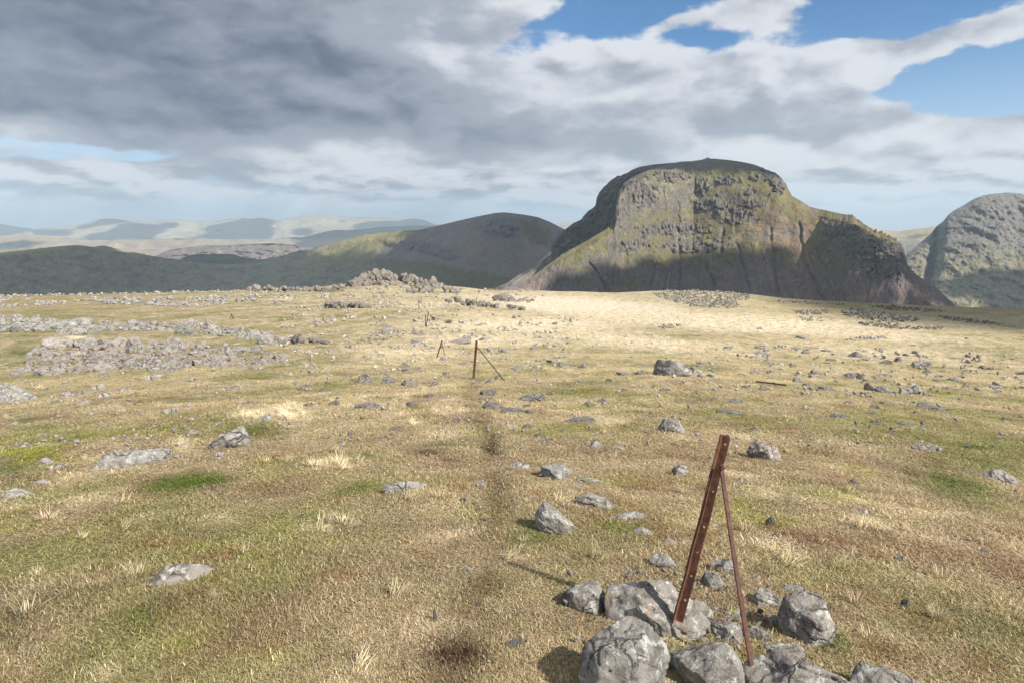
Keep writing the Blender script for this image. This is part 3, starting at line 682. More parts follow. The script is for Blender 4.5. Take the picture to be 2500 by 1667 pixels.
rf = layer(R_sky, lambda U: np.interp(U, [2110, 2276, 2500, 3100], [2300, 2700, 2950, 3000]), lambda U: np.interp(U, [2120, 2500], [1500, 1600]), -520, [(0, 0), (0.3, 0.26), (0.55, 0.50), (0.75, 0.74), (0.9, 0.93), (1, 1)], 520, 320, 0.4, 0.4, 2110, 3100, disp_right)
hill_obj('mountain.001', [rf], col_right, mat_right, 'hazy craggy mountain at the right edge')
M_sky = [(2020, 540), (2090, 546), (2121, 553), (2154, 563), (2187, 565), (2215, 563), (2240, 559), (2276, 555), (2330, 552), (2420, 548)]
def disp_moor(X, Y, Z, S_, U):
    return -60*fbm3(X/260, Y/260, Z/70, 5, 740, .6, True)*sstep(1-S_, 0.0, 0.2), 6*fbm2(X/100, Y/100, 3, 741)
def col_moor(X, Y, Z, S_, U, V):
    N = lambda s, o=4, sd=0, sv=1.0: fbm2(U/s, V/(s*sv), o, sd, .6)
    c = np.empty(X.shape+(3,)); c[:] = (0.36, 0.30, 0.19)
    c = cmix(c, (0.25, 0.23, 0.20), sstep(V + 10*N(20, 4, 751), 583, 596))
    c = cmix(c, (0.19, 0.175, 0.16), sstep(N(7, 4, 752, 2), 0.0, 0.3)*sstep(V, 590, 605)*.8)
    c = cmix(c, (0.14, 0.14, 0.10), ell(U, V, 2235, 578, 26, 6, -8) + ell(U, V, 2252, 652, 8, 20))
    return c*(1 + 0.15*N(4, 3, 753))[..., None]
mf = layer(M_sky, 4300, 3000, -560, [(0, 0), (0.25, 0.45), (0.45, 0.80), (0.7, 0.92), (1, 1)], 160, 110, 0.4, 0.3, 2020, 2420, disp_moor)
hill_obj('moor', [mf], col_moor, mat_right, 'tan moor seen through the gap beside the right mountain')

# ---- the far ranges ------------------------------------------------------------------
F1 = [(-500, 556), (-200, 552), (0, 549), (27, 552), (55, 557), (82, 560), (117, 558), (174, 553), (218, 543), (245, 536), (267, 534), (288, 536), (316, 541), (345, 542.5), (375, 543), (408, 537), (433, 536), (452, 538), (479, 543), (495, 541), (512, 543), (550, 537), (574, 532), (593, 533),
    (612, 536), (625, 533.5), (640, 533), (655, 535), (673, 540), (695, 534), (720, 531), (736, 528), (774, 526), (804, 526), (859, 532), (894, 531), (948, 532), (975, 538), (1008, 534), (1035, 538), (1063, 549), (1110, 546.5), (1180, 551), (1300, 552), (1345, 548), (1369, 543.5), (1385, 542), (1403, 542.5), (1440, 548), (1600, 556)]
def disp_far(a, s, sd):
    def f(X, Y, Z, S_, U):
        c = sstep(np.abs(S_-1.0), 0.0, 0.12)
        return -a*fbm3(X/s, Y/s, Z/s*2, 5, sd, .55, True)*c, a*0.12*fbm2(X/s*2, Y/s*2, 4, sd+9)*c
    return f
def col_far(base, patches, sd):
    def f(X, Y, Z, S_, U, V):
        N = lambda s, o=4, k=0, sv=1.0: fbm2(U/s, V/(s*sv), o, sd+k, .6)
        c = np.empty(X.shape+(3,)); c[:] = base
        for i, (col, sc, lo, hi, am) in enumerate(patches):
            c = cmix(c, col, sstep(N(sc, 5, 10*i, .4), lo, hi)*am)
        return c*(1 + 0.15*N(5, 3, 90, .5))[..., None]
    return f
mat_far = hill_material('far_fell', 60.0, 0.55, 0.5)
f1 = layer(F1, 15000, 10000, -620, [(0, 0), (0.3, 0.28), (0.6, 0.58), (0.85, 0.9), (1, 1)], 560, 90, 0.3, 0.3, -500, 1600, disp_far(420, 1500, 800))
hill_obj('far_hills', [f1], col_far((0.38, 0.335, 0.23), [((0.31, 0.28, 0.18), 60, -.1, .3, .7), ((0.42, 0.35, 0.26), 30, .1, .4, .7)], 810), mat_far, 'pale range of far fells along the horizon')
F1b = [(690, 596), (709, 588), (735, 581), (760, 575), (790, 567), (823, 562), (861, 563.5), (895, 560), (927, 556), (960, 554.5), (1008, 551), (1063, 552), (1120, 551), (1250, 556)]
f1b = layer(F1b, 9800, 8200, -420, [(0, 0), (0.5, 0.45), (1, 1)], 200, 50, 0.3, 0.3, 690, 1250, disp_far(220, 800, 820))
hill_obj('far_ridge', [f1b], col_far((0.17, 0.16, 0.10), [((0.25, 0.22, 0.13), 30, 0, .3, .6)], 830), mat_far, 'blue wooded ridge in cloud shade')
F2 = [(-500, 578), (-200, 582), (0, 580), (54, 574), (103, 575), (152, 581), (218, 586), (350, 584), (640, 585), (700, 582), (800, 583), (900, 580), (1000, 583), (1250, 590)]
f2 = layer(F2, 8600, 4700, -560, [(0, 0), (0.3, 0.26), (0.7, 0.7), (1, 1)], 420, 110, 0.3, 0.3, -500, 1250, disp_far(260, 700, 840))
hill_obj('heather_moor', [f2], col_far((0.33, 0.265, 0.175), [((0.24, 0.185, 0.16), 40, -.05, .3, .8), ((0.40, 0.34, 0.21), 26, .1, .4, .7), ((0.17, 0.17, 0.10), 22, .25, .45, .5)], 850), mat_far, 'tan and purple heather moor in the middle distance')
F3 = [(330, 640), (380, 626), (403, 614), (435, 607), (490, 601), (544, 599.5), (600, 597), (640, 595.5), (700, 596), (760, 604), (800, 615), (900, 640)]
f3 = layer(F3, 5600, 4300, -480, [(0, 0), (0.5, 0.5), (1, 1)], 260, 100, 0.3, 0.3, 330, 900, disp_far(190, 240, 860))
hill_obj('craggy_moor', [f3], col_far((0.20, 0.155, 0.145), [((0.34, 0.28, 0.19), 12, .0, .25, .8), ((0.14, 0.12, 0.115), 10, .1, .3, .7), ((0.40, 0.33, 0.20), 20, .3, .5, .7)], 870), hill_material('craggy_moor_rock', 30, .8, .9), 'purple craggy moor below the far fells')
F4 = [(400, 660), (435, 635), (452, 628), (468, 623), (490, 620), (510, 622), (535, 620.5), (566, 621), (585, 626), (599, 632), (640, 634), (665, 631), (700, 622), (730, 612), (760, 612), (800, 630)]
f4 = layer(F4, 3900, 3300, -380, [(0, 0), (0.5, 0.5), (1, 1)], 160, 50, 0.3, 0.3, 400, 800, disp_far(50, 200, 880))
hill_obj('wooded_hill', [f4], col_far((0.085, 0.095, 0.05), [((0.13, 0.12, 0.06), 20, 0, .3, .7)], 890), hill_material('woodland', 16, .7, 1.0), 'small dark wooded hill beyond the fell')
# the pale track below the wooded hill
# ------------------------------------------------------------------ unseen cloud decks added above the hills, shaped to cast their shade
LIT = { # where the sun reaches each hill in the photograph (pixels)
 'fell': [[(740, 622), (780, 596), (830, 582), (870, 575), (905, 570), (970, 562), (1010, 572), (985, 600), (945, 622), (895, 634), (860, 628), (830, 622), (780, 626)],
          [(-100, 604), (0, 612), (80, 604), (140, 600), (145, 605), (70, 611), (0, 620), (-100, 620)], [(270, 608), (330, 614), (335, 620), (290, 616)]],
 'mountain': [[(1440, 500), (1480, 436), (1530, 420), (1580, 414), (1700, 414), (1800, 418), (1880, 425), (1915, 438), (1945, 480), (1985, 505), (2060, 518), (2110, 540), (2170, 570), (2215, 600), (2200, 640), (2140, 625), (2060, 600), (1990, 600), (1945, 622), (1900, 588), (1850, 640), (1800, 590), (1750, 640), (1700, 600), (1640, 665), (1580, 615), (1530, 670), (1470, 635), (1420, 680), (1370, 670), (1330, 720), (1180, 735), (1230, 695), (1330, 636), (1400, 592), (1470, 556), (1490, 530)],
              [(2080, 620), (2180, 650), (2260, 710), (2330, 765), (2260, 765), (2190, 730), (2120, 700), (2070, 660)]],
 'mountain.001': [[(2100, 440), (2900, 440), (2900, 662), (2420, 664), (2360, 682), (2300, 690), (2290, 720), (2400, 715), (2420, 760), (2100, 760)]],
 'ground': [[(-9000, -9000), (2040, -9000), (2040, 757), (2150, 765), (2300, 782), (2420, 800), (2560, 815), (9000, 815), (9000, 9000), (-9000, 9000)]],
 'moor': [[(1900, 500), (2500, 500), (2500, 900), (1900, 900)]],
 'heather_moor': [[(-600, 500), (1300, 500), (1300, 900), (-600, 900)]],
 'craggy_moor': [[(-600, 500), (1300, 500), (1300, 900), (-600, 900)]],
}
z1 = lambda l: [(a*0.2721, 480+b_*0.2721) for a, b_ in l]
z2 = lambda l: [(600+a*0.2721, 480+b_*0.2721) for a, b_ in l]
DARK = { 'far_hills': [z1([(790, 390), (800, 350), (900, 335), (1000, 310), (1100, 255), (1220, 240), (1400, 260), (1480, 235), (1570, 245), (1600, 265), (1470, 300), (1380, 350), (1310, 400)]),
            z1([(700, 290), (720, 262), (860, 235), (940, 190), (1040, 190), (1150, 222), (1000, 250), (860, 262), (780, 290)]),
            z1([(1830, 295), (1960, 255), (2110, 225), (2250, 190), (2380, 180), (2380, 400), (1660, 400), (1900, 320)]),
            z1([(-400, 240), (0, 240), (250, 290), (180, 330), (0, 360), (-400, 360)]), z1([(290, 300), (600, 300), (620, 350), (330, 350)]),
            z2([(-20, 190), (130, 180), (270, 220), (200, 262), (260, 300), (205, 385), (-20, 385)]), z2([(440, 320), (470, 290), (560, 290), (570, 345), (450, 345)]),
            z2([(970, 305), (1000, 260), (1150, 225), (1400, 225), (1500, 190), (1620, 200), (1720, 260), (1700, 320)])],
         'far_ridge': [[(600, 500), (1300, 500), (1300, 900), (600, 900)]],
         'wooded_hill': [[(300, 500), (900, 500), (900, 900), (300, 900)]],
         'heather_moor': [z1([(-400, 440), (0, 440), (200, 395), (330, 420), (150, 470), (-400, 480)])] }
def want_shade(name, U, V):
    if name in DARK and name not in LIT or (name == 'far_hills'):
        m = np.zeros(U.shape, bool)
        for p in DARK[name]: m |= in_poly(U, V, p)
        return m
    m = np.ones(U.shape, bool)
    for p in LIT.get(name, []): m &= ~in_poly(U, V, p)
    if name in DARK and name in LIT:
        for p in DARK[name]: m |= in_poly(U, V, p)
    return m
_ga, _gr = np.meshgrid(np.radians(np.linspace(-38, 38, 500)), np.geomspace(20, 158, 160), indexing='ij')
_gx_, _gy_ = _gr*np.sin(_ga), _gr*np.cos(_ga); _gz_ = hg(_gx_, _gy_, False); _gu, _gv = to_px(_gx_, _gy_, _gz_)
SHADE_JOBS.append(('ground', _gx_, _gy_, _gz_, _gu, _gv, np.zeros_like(_gz_)))
def shade_cloud_material():
    m, nt, bs = new_mat('shade_cloud'); nt.nodes.remove(bs)
    d = nt.nodes.new('ShaderNodeBsdfDiffuse'); d.inputs[0].default_value = (0.93, 0.94, 0.96, 1)
    t = nt.nodes.new('ShaderNodeBsdfTranslucent'); t.inputs[0].default_value = (0.85, 0.87, 0.9, 1)
    mx = nt.nodes.new('ShaderNodeMixShader'); mx.inputs[0].default_value = 0.35
    nt.links.new(d.outputs[0], mx.inputs[1]); nt.links.new(t.outputs[0], mx.inputs[2])
    nt.links.new(mx.outputs[0], nt.nodes['Material Output'].inputs[0])
    return m
mat_shade_cloud = shade_cloud_material()
def blur(a, n):
    for _ in range(n):
        p = np.pad(a, 1, mode='edge'); a = (p[:-2, 1:-1]+p[2:, 1:-1]+p[1:-1, :-2]+p[1:-1, 2:]+4*p[1:-1, 1:-1])/8
    return a
def shade_deck(names, zc, cell, x0, x1, y0, y1, thick, label, nblur, wob, default=0.0, thr=0.5):
    nx = int((x1-x0)/cell)+1; ny = int((y1-y0)/cell)+1
    acc = np.zeros((nx, ny)); wt_ = np.zeros((nx, ny))
    for (nm, X, Y, Z, U, V, S_) in SHADE_JOBS:
        if nm not in names: continue
        ok = (S_ <= 1.02) & ((V < np.interp(U, _cu, _cv)+6) | (nm == 'ground')) & ((U < 1330) | (nm != 'fell'))
        if X.shape[0] == 380: ok &= U < 1480
        sh = want_shade(nm, U, V)[ok].astype(float)
        px_ = (X + (zc-Z)*SUN.x/SUN.z)[ok]; py_ = (Y + (zc-Z)*SUN.y/SUN.z)[ok]
        i = np.round((px_-x0)/cell).astype(int); j = np.round((py_-y0)/cell).astype(int)
        k = (i >= 0) & (i < nx) & (j >= 0) & (j < ny)
        np.add.at(acc, (i[k], j[k]), sh[k]); np.add.at(wt_, (i[k], j[k]), 1.0)
    seen = wt_ > 0
    a = np.where(seen, acc/np.maximum(wt_, 1), default)
    # grow outwards from what is known
    known = seen.astype(float)
    num = a*known
    for _ in range(6):
        nb = blur(num, 2); kb = blur(known, 2)
        new = (known < 0.5) & (kb > 0.02)
        num = np.where(new, nb/np.maximum(kb, 1e-6), num); known = np.where(new, 1.0, known)
    a = np.where(known > 0.5, num, default)
    a = blur(a, nblur)
    gx, gy = np.meshgrid(x0+np.arange(nx)*cell, y0+np.arange(ny)*cell, indexing='ij')
    a = a + wob*fbm2(gx/(cell*9), gy/(cell*9), 4, 900, .6) + wob*0.6*fbm2(gx/(cell*3.2), gy/(cell*3.2), 3, 905, .6)
    h = np.clip(a-thr, 0, None)
    keep = h > 0
    cellk = keep[:-1, :-1] | keep[1:, :-1] | keep[:-1, 1:] | keep[1:, 1:]
    lump = 1 + 0.5*fbm2(gx/(cell*7), gy/(cell*7), 4, 910, .6)
    h = blur(h, 3)*keep; top = zc + thick*h*lump; bot = zc - 0.25*thick*h*lump - 0.3
    idx = np.arange(nx*ny).reshape(nx, ny)
    q_ = np.stack([idx[:-1, :-1], idx[1:, :-1], idx[1:, 1:], idx[:-1, 1:]], -1)[cellk]
    faces = np.concatenate([q_, q_[:, ::-1] + nx*ny])
    co = np.concatenate([np.stack([gx, gy, top], -1).reshape(-1, 3), np.stack([gx, gy, bot], -1).reshape(-1, 3)])
    used = np.unique(faces); remap = np.full(len(co), -1); remap[used] = np.arange(len(used))
    me = raw_mesh(bpy.data.meshes.new('cloud'), co[used], remap[faces])
    me.materials.append(mat_shade_cloud)
    o = link(bpy.data.objects.new('cloud', me)); tag(o, label, kind='structure')
    return o
shade_deck(['mountain', 'fell'], 1050.0, 14.0, -2800, 2600, -700, 2600, 90, 'unseen low cloud deck shaped to shade the fells', 3, 0.34, thr=0.58)
shade_deck(['ground'], 900.0, 6.0, 780, 1240, -900, -480, 40, 'unseen small cloud shaped to shade the right edge of the fell top', 1, 0.10)
shade_deck(['mountain.001'], 1700.0, 30.0, 1500, 5500, -500, 3200, 150, 'unseen cloud deck shaped to shade the right hand mountain', 2, 0.16)
shade_deck(['far_hills', 'far_ridge', 'heather_moor', 'wooded_hill', 'craggy_moor', 'moor'], 5600.0, 65.0, -9000, 16000, -4500, 14000, 300, 'unseen high broken cloud shaped to shade the far ranges', 0, 0.08)

# ------------------------------------------------------------------ the air
def haze_box():
    me = bpy.data.meshes.new('haze'); bm = bmesh.new(); bmesh.ops.create_cube(bm, size=1.0); bm.to_mesh(me); bm.free()
    o = link(bpy.data.objects.new('haze', me))
    o.scale = (170000, 170000, 1400); o.location = (0, 0, 520-700)
    m = bpy.data.materials.new('haze_air'); m.use_nodes = True; nt = m.node_tree; nt.nodes.clear()
    out = nt.nodes.new('ShaderNodeOutputMaterial'); pv = nt.nodes.new('ShaderNodeVolumePrincipled')
    pv.inputs['Color'].default_value = (0.70, 0.875, 1.0, 1); pv.inputs['Density'].default_value = 8.0e-5; pv.inputs['Anisotropy'].default_value = 0.0
    nt.links.new(pv.outputs[0], out.inputs['Volume'])
    me.materials.append(m); tag(o, 'thin blue air', kind='stuff')
    return o
haze_box()
# ------------------------------------------------------------------ rocks
def rock_material(name, scale, base=(0.195, 0.183, 0.168), warm=(0.235, 0.19, 0.155), lich=1.0, obj_random=True):
    m, nt, bs = new_mat(name)
    ob = nt.nodes.new('ShaderNodeTexCoord').outputs['Object']
    oi = nt.nodes.new('ShaderNodeObjectInfo')
    va = nt.nodes.new('ShaderNodeVectorMath'); va.operation = 'MULTIPLY_ADD'
    nt.links.new(oi.outputs['Random'], va.inputs[0]); va.inputs[1].default_value = (37, 91, 53) if obj_random else (0, 0, 0)
    nt.links.new(ob, va.inputs[2]); vec = va.outputs[0]
    f0 = noise(nt, vec, 0.6*scale, 4, 0.6); f1 = noise(nt, vec, 3.0*scale, 8, 0.68); f2 = noise(nt, vec, 14*scale, 5, 0.7)
    vo = nt.nodes.new('ShaderNodeTexVoronoi'); vo.feature = 'DISTANCE_TO_EDGE'; vo.inputs['Scale'].default_value = 1.5*scale
    vw = nt.nodes.new('ShaderNodeVectorMath'); vw.operation = 'MULTIPLY_ADD'; nt.links.new(noise(nt, vec, 2.2*scale, 5, 0.6, out='Color').k, vw.inputs[0]); vw.inputs[1].default_value = (0.5/scale,)*3; nt.links.new(vec, vw.inputs[2]); nt.links.new(vw.outputs[0], vo.inputs['Vector'])
    cr_ = S(nt, vo.outputs['Distance']).smooth(0.0, 0.055, 1.0, 0.0) * f0.smooth(0.42, 0.60)
    l1 = noise(nt, vec, 5.0*scale, 5, 0.6, dist=0.6); l2 = noise(nt, vec, 3.6*scale, 6, 0.62, w=3.3); l3 = noise(nt, vec, 3.1*scale, 5, 0.6, w=8.0); l4 = noise(nt, vec, 7*scale, 4, 0.6, w=14.0)
    rn = S(nt, oi.outputs['Random'])
    c = mixc(nt, (f0*1.2 + rn*0.9 - 0.75).clamp(), base, warm)
    c = mixc(nt, f1.smooth(0.35, 0.62)*0.75, c, (base[0]*1.55, base[1]*1.52, base[2]*1.48))
    c = mixc(nt, f1.smooth(0.50, 0.32)*0.8, c, (base[0]*0.42, base[1]*0.40, base[2]*0.38))
    c = mixc(nt, l1.smooth(0.54, 0.60)*0.75*lich, c, (0.46, 0.46, 0.415))
    c = mixc(nt, l4.smooth(0.62, 0.66)*0.8*lich, c, (0.60, 0.60, 0.55))
    c = mixc(nt, l2.smooth(0.63, 0.69)*0.7*lich, c, (0.44, 0.26, 0.13))
    c = mixc(nt, l3.smooth(0.68, 0.715)*0.95*lich, c, (0.50, 0.52, 0.09))
    c = mixc(nt, f2.smooth(0.60, 0.74)*0.6, c, (0.05, 0.047, 0.044))
    c = mixc(nt, cr_*0.8, c, (0.045, 0.042, 0.040))
    nt.links.new(c, bs.inputs['Base Color'])
    bump(nt, bs, (f1*0.12 + f2*0.035 + l1*0.02 - cr_*0.05)*(1.0/scale), 1.0, 1.0)
    bs.inputs['Roughness'].default_value = 0.9
    return m
mat_rock_close = rock_material('lichened_rock', 4.0)
mat_rock = rock_material('weathered_stone', 1.1, base=(0.22, 0.212, 0.20), lich=0.8)
mat_rock_dark = rock_material('dark_stone', 1.1, base=(0.15, 0.143, 0.136), warm=(0.14, 0.125, 0.112), lich=0.5)
mat_rock_warm = rock_material('pinkish_stone', 1.1, base=(0.225, 0.20, 0.185), warm=(0.25, 0.212, 0.185), lich=0.6)
mat_crag = rock_material('crag_stone', 1.3, base=(0.185, 0.168, 0.148), warm=(0.21, 0.175, 0.145), lich=0.5)

def hull_mesh(name, pts, voxel, amp, seed, bed=(0.2, 0.1, 1.0), nscale=None, smooth=True, cuts=9, cutd=(0.70, 0.92)):
    """an angular stone: hull of points, remeshed, then broken up with facets and bedding cracks"""
    bm = bmesh.new()
    for p in pts: bm.verts.new(p)
    r_ = bmesh.ops.convex_hull(bm, input=bm.verts)
    bad = [g for g in set(r_['geom_interior'] + r_['geom_unused']) if isinstance(g, bmesh.types.BMVert)]
    if bad: bmesh.ops.delete(bm, geom=bad, context='VERTS')
    me0 = bpy.data.meshes.new('tmp'); bm.to_mesh(me0); bm.free()
    ob = bpy.data.objects.new('tmp', me0); COL.objects.link(ob)
    md = ob.modifiers.new('r', 'REMESH'); md.mode = 'VOXEL'; md.voxel_size = voxel; md.use_smooth_shade = smooth
    dg = bpy.context.evaluated_depsgraph_get(); dg.update()
    me = bpy.data.meshes.new_from_object(ob.evaluated_get(dg))
    bpy.data.objects.remove(ob); bpy.data.meshes.remove(me0)
    me.name = name
    n = len(me.vertices); co = np.empty(n*3, np.float32); me.vertices.foreach_get('co', co); co = co.reshape(-1, 3).astype(float)
    no = np.empty(n*3, np.float32); me.vertices.foreach_get('normal', no); no = no.reshape(-1, 3)
    L = (co.max(0)-co.min(0)).max()
    q_ = co/(L*(nscale or 0.30))
    k = np.array(bed)/np.linalg.norm(bed); t = co@k/L
    f = fbm3(q_[:, 0], q_[:, 1], q_[:, 2], 5, seed, .55)
    rg = fbm3(q_[:, 0]*.8, q_[:, 1]*.8, q_[:, 2]*.8, 4, seed+9, .5, True)
    warp = f*0.35
    lay = np.abs(((t*7 + warp*1.2 + seed*0.37) % 1.0)-0.5)*2
    crack = -sstep(lay, 0.80, 1.0)*sstep(perlin3(q_[:, 0]*.7, q_[:, 1]*.7, q_[:, 2]*.7, seed+17), -0.1, 0.5)
    step = np.round(perlin3(q_[:, 0]*.9+5, q_[:, 1]*.9, q_[:, 2]*.9, seed+23)*3)/3
    d = L*amp*(0.60*f + 0.35*(rg-0.4) + 0.80*crack + 0.55*step)
    # break faces: big flat planes, some parallel to the bedding
    cr_ = np.random.RandomState(seed*3+1); cc = co.mean(0)
    warp3 = L*0.012*np.stack([f, rg, -f], -1)
    for c_ in range(cuts):
        n3 = cr_.normal(size=3); n3[2] = abs(n3[2])*0.8 - 0.1; n3[1] = -abs(n3[1])*1.3 + 0.25 if nscale is None and voxel < 0.06 else n3[1]
        if c_ % 3 == 0: n3 = k*1.0 + cr_.normal(size=3)*0.25
        n3 /= np.linalg.norm(n3)
        pr = (co + warp3*1.5 - cc)@n3; lim = np.percentile(pr, 99.5)*cr_.uniform(*cutd)
        co = co - n3*(np.clip(pr-lim, 0, None)*0.97)[:, None]
    co = co + no*d[:, None]
    me.vertices.foreach_set('co', co.astype(np.float32).ravel()); me.update()
    return me

ROCK_FOOT = []          # footprints, so that grass keeps off the stones
LABELS = set()
def silhouette_rock(label, poly, tilt=45, bulge=0.30, seed=0, mat=None, amp=0.075, cat='rock', voxel=None, sink=0.05, name='rock', group=None, lift=0.0):
    """a stone whose outline, traced from the photograph, stands at its own distance with real depth behind and in front"""
    rs_ = np.random.RandomState(seed+100)
    poly = np.array(poly, float)
    k = int(np.argmax(poly[:, 1])); vb = poly[k, 1]
    ub = poly[poly[:, 1] > vb - 0.12*(vb-poly[:, 1].min()+1)][:, 0].mean()
    G = P(ub, vb)
    h_ = Vector((G.x, G.y, 0)).normalized()
    tl = math.radians(tilt)                     # plane leaning away by tilt from the upright
    e_up = np.array([h_.x*math.sin(tl), h_.y*math.sin(tl), math.cos(tl)])
    e_rt = np.array([h_.y, -h_.x, 0.0]); nrm = np.cross(e_rt, e_up)
    g = np.array(G) + np.array([0, 0, lift])
    nrm = -nrm if nrm@g > 0 else nrm            # towards the eye
    out = []
    for (u, v) in poly:
        d = np.array([float(t) for t in px_dir(u, v)]); s_ = (g@nrm)/(d@nrm); out.append(d*s_)
    out = np.array(out); cen = out.mean(0); out = cen + (out-cen)*1.25
    ext = out.max(0)-out.min(0); size = np.linalg.norm(ext)
    px2 = (out-cen)@e_up; mn = min(np.ptp(px2), np.ptp((out-cen)@e_rt))
    pts = [p for p in out]
    for sc_, bl in ((0.80, 0.75), (0.50, 1.0)):
        for p in out:
            if rs_.rand() < 0.60: continue
            q_ = cen + (p-cen)*sc_*rs_.uniform(.85, 1.1); pts.append(q_ + nrm*bulge*mn*bl*rs_.uniform(0.55, 1.15))
    for p in out[::1]:
        q_ = cen + (p-cen)*0.85; hz = float(hg(q_[0], q_[1])) - sink*1.2
        pts.append(np.array([q_[0], q_[1], min(hz, q_[2]-0.02)]) - nrm*0.15*mn)
    pts = np.array(pts)
    org = np.array([cen[0], cen[1], float(hg(cen[0], cen[1]))])
    me = hull_mesh(name, [tuple(p-org) for p in pts], voxel or size/58, amp, seed, cutd=(0.66, 0.90), cuts=8, bed=(rs_.uniform(-.6, .6), rs_.uniform(-.6, .6), 1))
    me.materials.append(mat or mat_rock_close)
    o = link(bpy.data.objects.new(name, me)); o.location = org
    tag(o, label, cat, group); LABELS.add(label)
    lo, hi = pts.min(0), pts.max(0)
    ROCK_FOOT.append((cen[0], cen[1]-0.06*(hi[1]-lo[1]), (hi[0]-lo[0])*0.50, (hi[1]-lo[1])*0.56))
    return o
z5 = lambda l: [(1350+a*0.4, 1040+b_*0.4) for a, b_ in l]
zA = lambda l: [(a*0.4253, 1000+b_*0.4253) for a, b_ in l]
zB = lambda l: [(700+a*0.4253, 1000+b_*0.4253) for a, b_ in l]
zC = lambda l: [(1800+a*0.4253, 1000+b_*0.4253) for a, b_ in l]
zD = lambda l: [(a*0.2976, 680+b_*0.2976) for a, b_ in l]
zE = lambda l: [(1400+a*0.2976, 680+b_*0.2976) for a, b_ in l]
